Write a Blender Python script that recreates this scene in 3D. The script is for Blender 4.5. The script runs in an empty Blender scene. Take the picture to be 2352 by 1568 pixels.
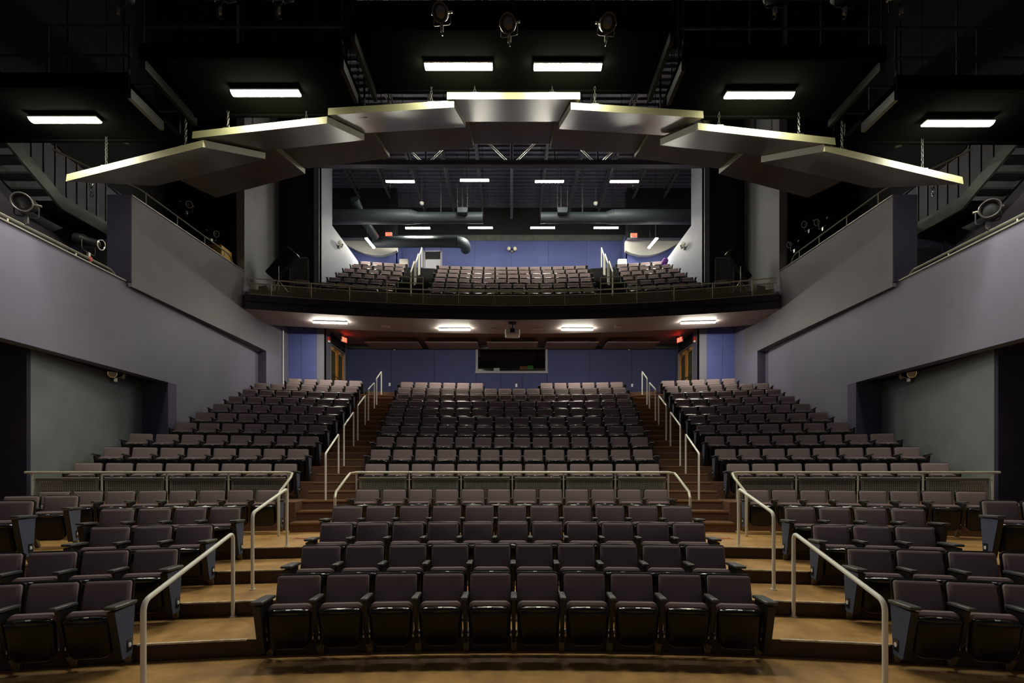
import bpy, math, random
from mathutils import Vector, Matrix
random.seed(7)
PI = math.pi
SC = bpy.context.scene
COL = SC.collection
# ------------------------------------------------------------------ camera, world, exposure
EYE = 1.85                      # camera height above the lowest floor (z = 0)
CX = -0.025
cam_d = bpy.data.cameras.new('camera')
cam = bpy.data.objects.new('camera', cam_d); COL.objects.link(cam)
cam.location = (CX, 0, EYE); cam.rotation_euler = (PI/2, 0, 0)
cam_d.sensor_width = 36.0; cam_d.lens = 1110/2352*36
cam_d.shift_x = 2/2352; cam_d.shift_y = 301/2352
cam_d.clip_start = 0.05; cam_d.clip_end = 200
SC.camera = cam
w = bpy.data.worlds.new('dark_house'); SC.world = w; w.use_nodes = True
bg = w.node_tree.nodes['Background']
bg.inputs[0].default_value = (0.80, 0.80, 0.95, 1); bg.inputs[1].default_value = 0.012
SC.view_settings.view_transform = 'Standard'; SC.view_settings.look = 'None'
SC.view_settings.gamma = 1.0; SC.view_settings.use_curve_mapping = False
SC.view_settings.exposure = 2.55
LAMP_COL = (1.0, 0.965, 0.80)
LAMP_E = 34.0                   # radiance of the fluorescent lenses

# ------------------------------------------------------------------ materials
MATS = {}
def mat(name, col, rough=0.7, metal=0.0, noise=0.0, scale=6.0, bump=0.0, bscale=60.0, coat=0.0, spec=None, emit=None, estr=0.0, col2=None, sheen=0.0, stretch=None, alpha=None, trans=0.0):
    m = bpy.data.materials.new(name); m.use_nodes = True
    nt = m.node_tree; N = nt.nodes; L = nt.links
    b = N['Principled BSDF']
    b.inputs['Base Color'].default_value = (*col, 1)
    b.inputs['Roughness'].default_value = rough; b.inputs['Metallic'].default_value = metal
    if spec is not None: b.inputs['Specular IOR Level'].default_value = spec
    if coat: b.inputs['Coat Weight'].default_value = coat; b.inputs['Coat Roughness'].default_value = 0.12
    if sheen: b.inputs['Sheen Weight'].default_value = sheen; b.inputs['Sheen Roughness'].default_value = 0.5
    if trans: b.inputs['Transmission Weight'].default_value = trans
    if emit: b.inputs['Emission Color'].default_value = (*emit, 1); b.inputs['Emission Strength'].default_value = estr
    if noise or bump:
        tc = N.new('ShaderNodeTexCoord')
        src = tc.outputs['Object']
        if stretch:
            mp = N.new('ShaderNodeMapping'); mp.inputs['Scale'].default_value = stretch
            L.new(src, mp.inputs[0]); src = mp.outputs[0]
    if noise:
        nz = N.new('ShaderNodeTexNoise'); nz.inputs['Scale'].default_value = scale
        nz.inputs['Detail'].default_value = 5; nz.inputs['Roughness'].default_value = 0.62
        L.new(src, nz.inputs['Vector'])
        rp = N.new('ShaderNodeValToRGB')
        c2 = col2 if col2 else tuple(c*(1-noise) for c in col)
        rp.color_ramp.elements[0].position = 0.34; rp.color_ramp.elements[0].color = (*c2, 1)
        rp.color_ramp.elements[1].position = 0.66; rp.color_ramp.elements[1].color = (*(tuple(min(1, c*(1+noise*0.6)) for c in col)), 1)
        L.new(nz.outputs['Fac'], rp.inputs[0]); L.new(rp.outputs[0], b.inputs['Base Color'])
    if bump:
        nb = N.new('ShaderNodeTexNoise'); nb.inputs['Scale'].default_value = bscale; nb.inputs['Detail'].default_value = 2
        L.new(src, nb.inputs['Vector'])
        bp = N.new('ShaderNodeBump'); bp.inputs['Strength'].default_value = bump; bp.inputs['Distance'].default_value = 0.01
        L.new(nb.outputs['Fac'], bp.inputs['Height']); L.new(bp.outputs[0], b.inputs['Normal'])
    MATS[name] = m
    return m
mat('fabric', (0.275, 0.208, 0.212), 0.95, noise=0.12, scale=140, bump=0.25, bscale=500, sheen=0.0, spec=0.15)
mat('plastic', (0.0045, 0.005, 0.006), 0.30, spec=0.35)
mat('plastic_lip', (0.007, 0.0075, 0.009), 0.20, coat=0.35)
mat('arm_black', (0.075, 0.080, 0.080), 0.42)
mat('stand_black', (0.012, 0.012, 0.013), 0.45)
mat('felt', (0.075, 0.092, 0.150), 0.95, noise=0.35, scale=60, bump=0.3, bscale=300)
mat('steel', (0.42, 0.41, 0.38), 0.32, metal=0.9)
mat('plate', (0.55, 0.55, 0.53), 0.35, metal=0.5)
mat('lamp_disc', (0.75, 0.76, 0.78), 0.3, coat=0.3)
mat('brass_edge', (0.20, 0.175, 0.11), 0.5, metal=0.4)
mat('rail_white', (0.93, 0.92, 0.80), 0.4, coat=0.1, noise=0.06, scale=5)
mat('rail_grey', (0.66, 0.63, 0.50), 0.36, metal=0.15)
mat('rail_dim', (0.26, 0.25, 0.215), 0.4, metal=0.3)
mat('panel_metal', (0.30, 0.29, 0.22), 0.42, metal=0.1)
mat('mesh_metal', (0.36, 0.34, 0.24), 0.42, metal=0.1)
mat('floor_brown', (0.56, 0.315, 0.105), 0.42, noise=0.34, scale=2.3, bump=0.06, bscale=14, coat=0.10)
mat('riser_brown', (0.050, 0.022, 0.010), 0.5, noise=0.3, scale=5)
mat('nosing', (0.85, 0.72, 0.52), 0.5, noise=0.45, scale=9)
mat('carpet', (0.190, 0.104, 0.064), 1.0, noise=0.42, scale=70, bump=0.5, bscale=220, spec=0.05)
mat('carpet_edge', (0.30, 0.165, 0.085), 1.0, noise=0.3, scale=60, spec=0.05)
mat('wall_lavender', (0.172, 0.165, 0.235), 0.62, noise=0.06, scale=1.1, bump=0.03, bscale=60)
mat('wall_warm', (0.150, 0.141, 0.165), 0.62, noise=0.06, scale=1.3, bump=0.03, bscale=60)
mat('wall_green', (0.155, 0.180, 0.185), 0.7, noise=0.14, scale=1.4, bump=0.03)
mat('wall_jamb', (0.085, 0.075, 0.135), 0.75)
mat('wall_navy', (0.026, 0.022, 0.048), 0.75, noise=0.1, scale=2)
mat('wall_pale', (0.230, 0.238, 0.300), 0.65, noise=0.05, scale=1.2)
mat('wall_blue_light', (0.115, 0.140, 0.400), 0.75, noise=0.08, scale=1.6)
mat('wall_upper', (0.27, 0.265, 0.285), 0.65, noise=0.06, scale=1.2)
mat('wall_blue', (0.068, 0.086, 0.255), 0.75, noise=0.08, scale=1.6)
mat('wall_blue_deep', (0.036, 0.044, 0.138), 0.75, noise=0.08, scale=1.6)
mat('wall_black', (0.0045, 0.0045, 0.0065), 0.8, noise=0.2, scale=2)
mat('wall_dark_navy', (0.016, 0.012, 0.034), 0.8)
mat('black_steel', (0.006, 0.006, 0.007), 0.5)
mat('catwalk_black', (0.0032, 0.0032, 0.0028), 0.95, spec=0.0)
mat('chain_metal', (0.10, 0.10, 0.09), 0.35, metal=0.7)
mat('deck_black', (0.110, 0.105, 0.145), 0.4)
mat('grey_steel', (0.085, 0.088, 0.085), 0.5, noise=0.25, scale=3)
mat('truss_light', (0.62, 0.62, 0.62), 0.35, metal=0.1)
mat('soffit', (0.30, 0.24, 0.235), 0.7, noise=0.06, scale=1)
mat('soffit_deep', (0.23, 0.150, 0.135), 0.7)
mat('fascia', (0.022, 0.018, 0.026), 0.6)
mat('cloud_edge', (0.235, 0.230, 0.120), 0.55)
mat('cloud_under', (0.125, 0.105, 0.098), 0.38, noise=0.22, scale=3.0, stretch=(0.6, 5, 5))
mat('wood_door', (0.80, 0.36, 0.05), 0.4, noise=0.35, scale=5, stretch=(6, 6, 0.5), coat=0.2)
mat('glass_dark', (0.02, 0.022, 0.02), 0.08, spec=0.6)
mat('door_glass', (0.10, 0.085, 0.02), 0.25)
mat('frame_grey', (0.24, 0.24, 0.29), 0.5)
mat('door_grey', (0.40, 0.41, 0.48), 0.5)
mat('white_paint', (0.82, 0.80, 0.74), 0.45)
mat('cove_white', (0.74, 0.72, 0.68), 0.6)
mat('beige', (0.42, 0.33, 0.27), 0.6)
mat('duct', (0.050, 0.064, 0.080), 0.55, metal=0.1)
mat('chrome', (0.75, 0.75, 0.72), 0.15, metal=1.0)
mat('lens_glass', (0.05, 0.055, 0.06), 0.05, coat=0.6)
mat('bulb_glass', (0.6, 0.56, 0.42), 0.12, coat=0.5)
mat('red_plastic', (0.6, 0.03, 0.02), 0.4)
mat('red_glow', (0.8, 0.02, 0.01), 0.4, emit=(1, 0.03, 0.015), estr=3.2)
mat('sign_face', (0.28, 0.03, 0.02), 0.4, emit=(1, 0.05, 0.03), estr=0.55)
mat('red_tape', (0.55, 0.06, 0.03), 0.6)
mat('yellow', (0.62, 0.36, 0.03), 0.5)
mat('purple', (0.16, 0.035, 0.30), 0.6)
mat('paper', (0.62, 0.68, 0.62), 0.8)
mat('paper_green', (0.06, 0.28, 0.05), 0.8)
mat('paper_orange', (0.32, 0.10, 0.05), 0.8)
mat('lens_on', (0.9, 0.9, 0.85), 0.4, emit=LAMP_COL, estr=LAMP_E)
mat('cable', (0.02, 0.02, 0.02), 0.6)

# ------------------------------------------------------------------ mesh builder
class MB:
    def __init__(s): s.v = []; s.f = []; s.m = []; s.mats = []
    def mi(s, name):
        if name not in s.mats: s.mats.append(name)
        return s.mats.index(name)
    def add(s, vs, fs, m, M=None):
        o = len(s.v)
        s.v += [tuple(M @ Vector(p)) if M is not None else tuple(p) for p in vs]
        s.f += [tuple(i+o for i in f) for f in fs]
        if isinstance(m, str): s.m += [s.mi(m)]*len(fs)
        else: s.m += [s.mi(x) for x in m]
        return s
    def box(s, x0, x1, y0, y1, z0, z1, m, M=None):
        if x0 > x1: x0, x1 = x1, x0
        if y0 > y1: y0, y1 = y1, y0
        if z0 > z1: z0, z1 = z1, z0
        v = [(x0,y0,z0),(x1,y0,z0),(x1,y1,z0),(x0,y1,z0),(x0,y0,z1),(x1,y0,z1),(x1,y1,z1),(x0,y1,z1)]
        f = [(0,3,2,1),(4,5,6,7),(0,1,5,4),(1,2,6,5),(2,3,7,6),(3,0,4,7)]
        return s.add(v, f, m, M)
    def bbox(s, x0, x1, y0, y1, z0, z1, m, b=0.01, M=None):
        # bevelled box
        if x0 > x1: x0, x1 = x1, x0
        if y0 > y1: y0, y1 = y1, y0
        if z0 > z1: z0, z1 = z1, z0
        rings = []
        for (z, i) in ((z0, b), (z0+b, 0), (z1-b, 0), (z1, b)):
            q = b*0.6
            ring = [(x0+i+q,y0+i,z),(x1-i-q,y0+i,z),(x1-i,y0+i+q,z),(x1-i,y1-i-q,z),(x1-i-q,y1-i,z),(x0+i+q,y1-i,z),(x0+i,y1-i-q,z),(x0+i,y0+i+q,z)]
            rings.append(ring)
        return s.loft(rings, m, M)
    def loft(s, rings, m, M=None, cap=True, close=True):
        n = len(rings[0]); v = [p for r in rings for p in r]; f = []
        for k in range(len(rings)-1):
            for i in range(n if close else n-1):
                j = (i+1) % n
                f.append((k*n+i, k*n+j, (k+1)*n+j, (k+1)*n+i))
        if cap:
            f.append(tuple(range(n-1, -1, -1))); f.append(tuple((len(rings)-1)*n+i for i in range(n)))
        return s.add(v, f, m, M)
    def cyl(s, p, q, r, m, n=10, r2=None, M=None):
        return s.tube([p, q], r, m, n, r2=r2, M=M)
    def tube(s, pts, r, m, n=8, r2=None, M=None, closed=False):
        P = [Vector(p) for p in pts]; rings = []; up = None
        for i, p in enumerate(P):
            a = P[i-1] if i > 0 else p; c = P[i+1] if i < len(P)-1 else p
            if closed: a = P[i-1]; c = P[(i+1) % len(P)]
            d = (c-a).normalized()
            if up is None:
                up = Vector((0,0,1)) if abs(d.z) < 0.9 else Vector((1,0,0))
            u = up - d*up.dot(d)
            if u.length < 1e-4: u = d.orthogonal()
            u.normalize(); w_ = d.cross(u); up = u
            k = 1.0
            if 0 < i < len(P)-1:
                d1 = (p-a).normalized(); d2 = (c-p).normalized()
                k = 1/max(0.5, math.sqrt((1+d1.dot(d2))/2))
            rr = (r if r2 is None else r+(r2-r)*i/(len(P)-1))
            rings.append([tuple(p+(u*math.cos(t)+w_*math.sin(t))*rr) for t in [2*PI*j/n for j in range(n)]])
        if closed: rings.append(rings[0]); return s.loft(rings, m, M, cap=False)
        return s.loft(rings, m, M)
    def lathe(s, prof, m, n=16, M=None):
        # prof: list of (r, y) along local Y
        rings = [[(r*math.cos(2*PI*j/n), y, r*math.sin(2*PI*j/n)) for j in range(n)] for r, y in prof]
        return s.loft(rings, m, M)
    def prism(s, poly, a0, a1, m, axis='z', M=None):
        def P(p, a):
            return (p[0], p[1], a) if axis == 'z' else ((a, p[0], p[1]) if axis == 'x' else (p[0], a, p[1]))
        n = len(poly); v = [P(p, a0) for p in poly]+[P(p, a1) for p in poly]
        f = [tuple(range(n-1, -1, -1)), tuple(range(n, 2*n))]+[(i, (i+1) % n, n+(i+1) % n, n+i) for i in range(n)]
        return s.add(v, f, m, M)
    def sector(s, R0, R1, a0, a1, z0, z1, mt, mf=None, mb=None, seg=None):
        # annular block about (0, YC); angles in degrees from +Y
        mf = mf or mt; mb = mb or mf
        n = seg or max(2, int(abs(a1-a0)/1.2)+1)
        A = [math.radians(a0+(a1-a0)*i/n) for i in range(n+1)]
        v = []
        for a in A:
            sa, ca = math.sin(a), math.cos(a)
            v += [(R0*sa, YC+R0*ca, z0), (R0*sa, YC+R0*ca, z1), (R1*sa, YC+R1*ca, z1), (R1*sa, YC+R1*ca, z0)]
        f = []; ms = []
        for i in range(n):
            o = 4*i; q = o+4
            f += [(o, q, q+1, o+1), (o+1, q+1, q+2, o+2), (o+2, q+2, q+3, o+3), (o+3, q+3, q, o)]
            ms += [mf, mt, mf, mb]
        f += [(0, 1, 2, 3), (4*n+3, 4*n+2, 4*n+1, 4*n)]; ms += [mf, mf]
        return s.add(v, f, ms)
    def mesh(s, name, sharp=35):
        me = bpy.data.meshes.new(name)
        me.from_pydata(s.v, [], s.f)
        for n_ in s.mats: me.materials.append(MATS[n_])
        me.polygons.foreach_set('material_index', s.m)
        import bmesh
        bm = bmesh.new(); bm.from_mesh(me); bmesh.ops.recalc_face_normals(bm, faces=bm.faces); bm.to_mesh(me); bm.free()
        me.shade_smooth(); me.set_sharp_from_angle(angle=math.radians(sharp))
        me.update()
        return me
YC = -17.0
def tag(o, label=None, cat=None, group=None, kind=None):
    if label: o['label'] = label
    if cat: o['category'] = cat
    if group: o['group'] = group
    if kind: o['kind'] = kind
    return o
def put(name, me, parent=None, loc=None, rot=None, scl=None):
    o = bpy.data.objects.new(name, me); COL.objects.link(o)
    if parent: o.parent = parent
    if loc: o.location = loc
    if rot: o.rotation_euler = rot
    if scl: o.scale = scl
    return o
def ob(name, mb, parent=None, **k):
    return put(name, mb.mesh(name), parent, **k)
def empty(name, loc=(0,0,0), rot=(0,0,0)):
    o = bpy.data.objects.new(name, None); COL.objects.link(o); o.location = loc; o.rotation_euler = rot
    o.empty_display_size = 0.2
    return o
def bend(pts, r=0.08, n=4):
    # round the corners of a polyline
    P = [Vector(p) for p in pts]; out = [P[0]]
    for i in range(1, len(P)-1):
        a = (P[i-1]-P[i]); b = (P[i+1]-P[i]); k = min(r, a.length*0.45, b.length*0.45)
        p0 = P[i]+a.normalized()*k; p1 = P[i]+b.normalized()*k
        for j in range(n+1):
            t = j/n; out.append(p0*(1-t)**2+P[i]*2*t*(1-t)+p1*t*t)
    out.append(P[-1]); return [tuple(p) for p in out]
def pol(R, deg, z=0): a = math.radians(deg); return (R*math.sin(a), YC+R*math.cos(a), z)
def Xat(px, D): return CX+(px-1174)/1110*D
def Zat(py, D): return EYE+(1085-py)/1110*D
def ang(px, R):
    # bearing (about the seating centre) at which a sight line meets the circle of radius R
    t = (px-1174)/1110
    a = 1+t*t; b = 2*(CX*t+17); c = CX*CX+289-R*R
    D = (-b+math.sqrt(b*b-4*a*c))/(2*a)
    return math.degrees(math.atan2(CX+t*D, D+17))
# ------------------------------------------------------------------ floor and stairs
def Rk(k): return (9.38+(k-1)*0.436+17)*1.0098      # radius of stair riser k
def Zk(k): return 0.695+0.188*k                     # height of stair tread k
RF = [22.02, 22.88, 23.83, 24.74]                   # radii of the four low front risers
floor = empty('floor'); floor['kind'] = 'structure'
g = MB(); g.box(-13, 13, -4, 12, -0.15, 0, 'floor_brown'); ob('floor_base', g, floor)
for i, R in enumerate(RF):
    R1 = RF[i+1] if i < 3 else 27.0
    z = 0.17375*(i+1)
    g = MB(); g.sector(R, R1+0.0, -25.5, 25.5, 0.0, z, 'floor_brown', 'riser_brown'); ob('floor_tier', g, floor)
    for s in (-1, 1):
        g = MB(); g.sector(R-0.006, R+0.022, s*7.0, s*9.6, z-0.012, z+0.004, 'nosing'); ob('step_nosing', g, floor)
for s in (-1, 1):                                   # raised wing platforms at the far sides
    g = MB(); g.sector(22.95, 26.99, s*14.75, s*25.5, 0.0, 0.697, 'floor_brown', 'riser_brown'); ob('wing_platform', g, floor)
    g = MB(); g.sector(22.945, 22.97, s*14.75, s*25.5, 0.68, 0.701, 'nosing'); ob('step_nosing', g, floor)
def side_lim(R):                                    # how far a tier may run before the side wall
    D = R-17.6
    x = 9.55 if R < 31 else 9.22
    return math.degrees(math.asin(x/R))
for k in range(3, 23, 2):
    R0 = 27.0 if k == 3 else Rk(k); R1 = Rk(k+2) if k < 21 else Rk(23)
    z = Zk(k); L_ = side_lim(R0)
    for (a0, a1) in ((-7.1, 7.1), (-L_, -9.25), (9.25, L_)):
        g = MB(); g.sector(R0, R1, a0, a1, 0.0, z, 'carpet'); ob('seating_tier', g, floor)
for s in (-1, 1):
    for k in range(1, 23):
        R0 = Rk(k); g = MB(); g.sector(R0, Rk(k+1), s*7.1, s*9.25, 0.0, Zk(k), 'carpet', seg=3)
        g.sector(R0-0.008, R0+0.03, s*7.12, s*9.23, Zk(k)-0.03, Zk(k)+0.003, 'carpet_edge', seg=3)
        ob('stair_step', g, floor)
g = MB(); g.prism([pol(Rk(23), a)[:2] for a in [-14.6+29.2*i/20 for i in range(21)]]+[(9.4, 22.6), (-9.4, 22.6)], 3.0, Zk(23), 'carpet'); ob('rear_landing', g, floor)

# red tape crosses on the cross aisle
for px, tx in ((690, 'left'), (1667, 'right')):
    D = 8.45; x = Xat(px, D)
    g = MB()
    for t in (0.5, -0.5):
        M = Matrix.Translation((x, D, 0.699)) @ Matrix.Rotation(t*1.2, 4, 'Z')
        g.box(-0.13, 0.13, -0.013, 0.013, -0.001, 0.002, 'red_tape', M)
    tag(ob('tape_cross', g), 'faint red tape cross on the brown floor at the foot of the %s stairs' % tx, 'tape')

# ------------------------------------------------------------------ side architecture (mirrored)
def sidebox(s, x0, x1, *a): return (s*x0, s*x1)+a
for s, side in ((-1, 'left'), (1, 'right')):
    W = empty('wall_'+side); W['kind'] = 'structure'
    def B(name, x0, x1, y0, y1, z0, z1, m, par=W):
        g = MB(); g.box(s*x0, s*x1, y0, y1, z0, z1, m); return ob(name, g, par)
    def PR(name, poly, z0, z1, m, par=W):
        g = MB(); g.prism([(s*x, y) for x, y in poly], z0, z1, m); return ob(name, g, par)
    # lower gallery parapet
    PR('parapet', [(9.20, 2.0), (9.22, 11.6), (9.42, 17.75), (9.75, 17.75), (9.5, 11.6), (9.5, 2.0)], 4.28, 6.40, 'wall_lavender')
    PR('parapet_cap', [(9.17, 2.0), (9.19, 11.5), (9.5, 11.5), (9.5, 2.0)], 6.40, 6.43, 'rail_dim')
    PR('lower_wall', [(9.267, 13.05), (9.42, 17.75), (9.75, 17.75), (9.6, 13.05)], 0.0, 4.28, 'wall_lavender')
    B('jamb', 9.266, 10.3, 13.02, 13.35, 0, 4.28, 'wall_jamb')
    PR('recess_wall', [(9.5, 9.53), (9.97, 13.05), (10.3, 13.05), (10.0, 9.53)], 0, 4.28, 'wall_green')
    B('return_wall', 9.5, 13.0, 9.45, 9.53, 0, 4.28, 'wall_dark_navy')
    B('gallery_floor', 9.5, 12.5, 2.0, 17.75, 4.28, 4.40, 'wall_black')
    B('column_jamb', 9.43, 10.2, 17.75, 17.97, 0, 6.37, 'wall_jamb')
    B('column', 9.13, 9.43, 17.97, 19.8, 0, 6.37, 'wall_lavender'); B('column_head', 9.13, 9.43, 18.95, 19.8, 6.37, 7.8, 'wall_lavender')
    # upper gallery parapet
    g = MB(); g.prism([(11.6, 6.31), (16.5, 6.365), (16.5, 8.70), (11.6, 8.49)], s*9.13, s*9.43, 'wall_warm', axis='x'); ob('upper_parapet', g, W)
    g = MB(); g.prism([(11.6, 8.49), (16.5, 8.70), (16.5, 8.725), (11.6, 8.515)], s*9.11, s*9.45, 'rail_dim', axis='x'); ob('upper_parapet_cap', g, W)
    B('parapet_end', 9.131, 9.70, 11.57, 12.2, 6.42, 8.50, 'wall_navy')
    B('gallery_end_wall', 9.70, 11.3, 12.3, 12.5, 6.36, 8.10, 'wall_navy')
    B('gallery_doorway', 9.95, 10.9, 12.26, 12.31, 4.4, 7.55, 'wall_black')
    B('gallery_back', 9.5, 11.3, 12.5, 16.5, 6.37, 6.47, 'wall_black')
    B('outer_wall', 11.3, 11.5, 1.0, 14.3, 4.4, 9.9, 'wall_warm'); B('outer_wall_top', 11.3, 11.5, 1.0, 14.3, 9.9, 17.8, 'wall_black')
    B('outer_wall_dark', 11.3, 11.5, 14.3, 16.6, 4.4, 17.8, 'wall_black')
    B('gallery_rear', 9.4, 11.3, 16.4, 16.6, 6.4, 17.8, 'wall_black')
    B('upper_wall', 9.13, 9.4, 16.5, 18.95, 7.6, 17.8, 'wall_upper'); B('middle_wall', 9.13, 9.4, 16.5, 18.95, 6.37, 7.6, 'wall_warm')
    B('upper_wall_lower', 9.13, 9.4, 18.95, 19.8, 7.8, 9.0, 'wall_black')
    B('balcony_front_wall', 7.54, 9.2, 18.95, 19.15, 7.95, 17.8, 'wall_dark_navy')
    B('balcony_side_wall', 7.54, 7.74, 18.9, 20.3, 8.0, 17.0, 'wall_pale')
    B('balcony_side_wall_low', 7.54, 7.74, 20.3, 26.5, 8.0, 12.22, 'wall_pale')
    # thin conduit at the corner under the balcony
    if s < 0: g = MB(); g.cyl((s*9.08, 19.2, 4.9), (s*9.08, 19.2, 7.5), 0.022, 'rail_white', 8); ob('conduit', g, W)
    # balcony access door
    d = empty('door_%d' % (3 if s < 0 else 4), (s*8.31, 18.93, 8.21)); d['kind'] = 'structure'
    g = MB(); g.box(-0.38, -0.33, -0.05, 0.02, 0, 2.05, 'frame_grey'); g.box(0.33, 0.38, -0.05, 0.02, 0, 2.05, 'frame_grey'); g.box(-0.38, 0.38, -0.05, 0.02, 2.0, 2.05, 'frame_grey'); ob('door_frame', g, d)
    g = MB(); g.bbox(-0.33, 0.33, -0.02, 0.02, 0, 2.0, 'grey_steel', 0.005); ob('door_leaf', g, d)
    g = MB(); g.cyl((0.26*s, -0.07, 1.0), (0.18*s, -0.07, 1.0), 0.012, 'steel'); ob('door_handle', g, d)
    # conduit line on the navy wall
    g = MB(); g.cyl((s*7.85, 18.9, 9.9), (s*7.85, 18.9, 16.2), 0.025, 'wall_navy', 6); ob('conduit', g, W)
    # gallery rails
    r = empty('gallery_rail', (s*9.3, 3.0, 6.43)); tag(r, 'grey pipe rail along the top of the lower %s gallery wall' % side, 'railing')
    g = MB(); g.tube(bend([(0, -0.8, 0.12), (0, 8.2, 0.12), (0, 8.35, 0.0)], 0.06), 0.028, 'rail_dim', 8); ob('rail', g, r)
    for y in (1.3, 3.6, 5.9, 7.3):
        g = MB(); g.cyl((0, y, 0), (0, y, 0.12), 0.015, 'rail_grey', 6); ob('bracket', g, r)
    r = empty('gallery_handrail', (s*9.28, 11.9, 8.51)); tag(r, 'thin black rail sloping along the upper %s gallery parapet' % side, 'railing')
    zr = lambda y: (y-11.6)/4.9*0.21
    g = MB(); g.tube(bend([(s*0.9, -1.2, 0.5), (s*0.5, -0.6, 0.42), (0, 0.1, 0.40), (0, 4.0, 0.34+0.16), (0, 4.25, 0.18)], 0.15), 0.022, 'rail_dim', 8); ob('rail', g, r)
    for y in (0.35, 1.5, 2.7, 3.7):
        g = MB(); g.cyl((0, y, 0.0), (0, y, 0.42+0.025*y), 0.014, 'rail_grey', 6); ob('post', g, r)

# ------------------------------------------------------------------ main floor rear wall, booth window, doors
DB = 22.5; ZL = Zk(23)
wr = empty('wall_rear'); wr['kind'] = 'structure'
zw0, zw1 = EYE+4.70, EYE+5.80      # booth opening
xw = 1.62
g = MB(); g.box(-7.68, -xw, DB+0.02, DB+0.22, ZL, 7.8, 'wall_black'); g.box(xw, 7.68, DB+0.02, DB+0.22, ZL, 7.8, 'wall_black')
g.box(-xw, xw, DB+0.02, DB+0.22, ZL, zw0, 'wall_black'); g.box(-xw, xw, DB+0.02, DB+0.22, zw1, 7.8, 'wall_black'); ob('wall_core', g, wr)
xs = [-7.66, -5.6, -3.6, -xw-0.03]
for s in (-1, 1):
    for a, b in zip(xs[:-1], xs[1:]):
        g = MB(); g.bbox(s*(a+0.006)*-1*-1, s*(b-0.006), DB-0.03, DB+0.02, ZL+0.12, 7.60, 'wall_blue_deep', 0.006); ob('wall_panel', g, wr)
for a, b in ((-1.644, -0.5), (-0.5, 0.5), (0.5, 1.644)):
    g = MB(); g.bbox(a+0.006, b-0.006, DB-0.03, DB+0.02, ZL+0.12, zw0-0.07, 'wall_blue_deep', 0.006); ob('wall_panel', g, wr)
g = MB(); g.box(-7.68, 7.68, DB-0.05, DB+0.02, ZL, ZL+0.11, 'wall_black'); ob('baseboard_rear', g)['kind'] = 'structure'
g = MB(); g.box(-7.68, 7.68, DB-0.045, DB+0.02, 7.62, 7.78, 'grey_steel'); o = ob('trim_1', g); o['kind'] = 'structure'
win = empty('window_1', (0, DB, zw0)); win['kind'] = 'structure'
H = zw1-zw0
for nm, b4 in (('frame_side', (-xw-0.05, -xw+0.05, 0, H)), ('frame_side', (xw-0.05, xw+0.05, 0, H)), ('frame_head', (-xw-0.05, xw+0.05, H-0.04, H+0.04)), ('window_sill', (-xw-0.07, xw+0.07, -0.09, 0.02))):
    g = MB(); g.bbox(b4[0], b4[1], -0.07, 0.15, b4[2], b4[3], 'frame_grey', 0.008); ob(nm, g, win)
gm = bpy.data.materials.new('pane_glass'); gm.use_nodes = True; MATS['pane_glass'] = gm
_n = gm.node_tree; _n.nodes.remove(_n.nodes['Principled BSDF'])
_t = _n.nodes.new('ShaderNodeBsdfTransparent'); _t.inputs[0].default_value = (0.86, 0.90, 0.88, 1)
_g = _n.nodes.new('ShaderNodeBsdfGlossy'); _g.inputs['Roughness'].default_value = 0.03; _g.inputs[0].default_value = (0.9, 0.9, 0.9, 1)
_m = _n.nodes.new('ShaderNodeMixShader'); _m.inputs[0].default_value = 0.06
_n.links.new(_t.outputs[0], _m.inputs[1]); _n.links.new(_g.outputs[0], _m.inputs[2]); _n.links.new(_m.outputs[0], _n.nodes['Material Output'].inputs[0])
g = MB(); g.box(-xw+0.05, xw-0.05, 0.05, 0.058, 0.02, H-0.04, 'pane_glass'); ob('pane', g, win)
g = MB()   # control room shell
g.box(-2.2, 2.2, DB+2.4, DB+2.5, 5.6, 8.0, 'wall_black'); g.box(-2.3, -2.2, DB+0.22, DB+2.4, 5.6, 8.0, 'wall_black'); g.box(2.2, 2.3, DB+0.22, DB+2.4, 5.6, 8.0, 'wall_black')
g.box(-2.2, 2.2, DB+0.22, DB+2.4, 5.5, 5.6, 'wall_black'); g.box(-2.2, 2.2, DB+0.22, DB+2.4, 7.8, 7.9, 'wall_black')
ob('control_room', g, wr)
g = MB(); g.bbox(-2.0, 2.0, DB+0.3, DB+0.9, zw0-0.12, zw0-0.07, 'black_steel', 0.01); g.box(-1.9, -1.85, DB+0.35, DB+0.85, 5.6, zw0-0.12, 'black_steel'); g.box(1.85, 1.9, DB+0.35, DB+0.85, 5.6, zw0-0.12, 'black_steel')
tag(ob('control_desk', g), 'dark desk just behind the control room window', 'desk')
g = MB(); g.box(-0.86, -0.58, DB+0.62, DB+0.64, zw0+0.06, zw0+0.30, 'paper'); g.box(-0.74, -0.70, DB+0.64, DB+0.74, zw0-0.07, zw0+0.2, 'black_steel')
tag(ob('notice_sheet', g), 'pale sheet of paper propped up behind the control room window', 'paper')
t = empty('mini_tripod', (0.13, DB+0.5, zw0-0.07)); tag(t, 'small pale tripod on the desk behind the control room window', 'tripod')
for a in (0, 2.1, 4.2):
    g = MB(); g.cyl((0, 0, 0.16), (0.09*math.cos(a+0.4), 0.09*math.sin(a+0.4), 0), 0.009, 'white_paint', 6); ob('leg', g, t)
g = MB(); g.bbox(-0.05, 0.05, -0.03, 0.03, 0.16, 0.26, 'black_steel', 0.01); ob('camera_body', g, t)
g = MB(); g.bbox(0.40, 0.78, DB+1.2, DB+1.5, zw0+0.34, zw0+0.52, 'paper_orange', 0.01); tag(ob('file_box', g), 'brownish orange box on the shelf inside the control room', 'box')
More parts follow.
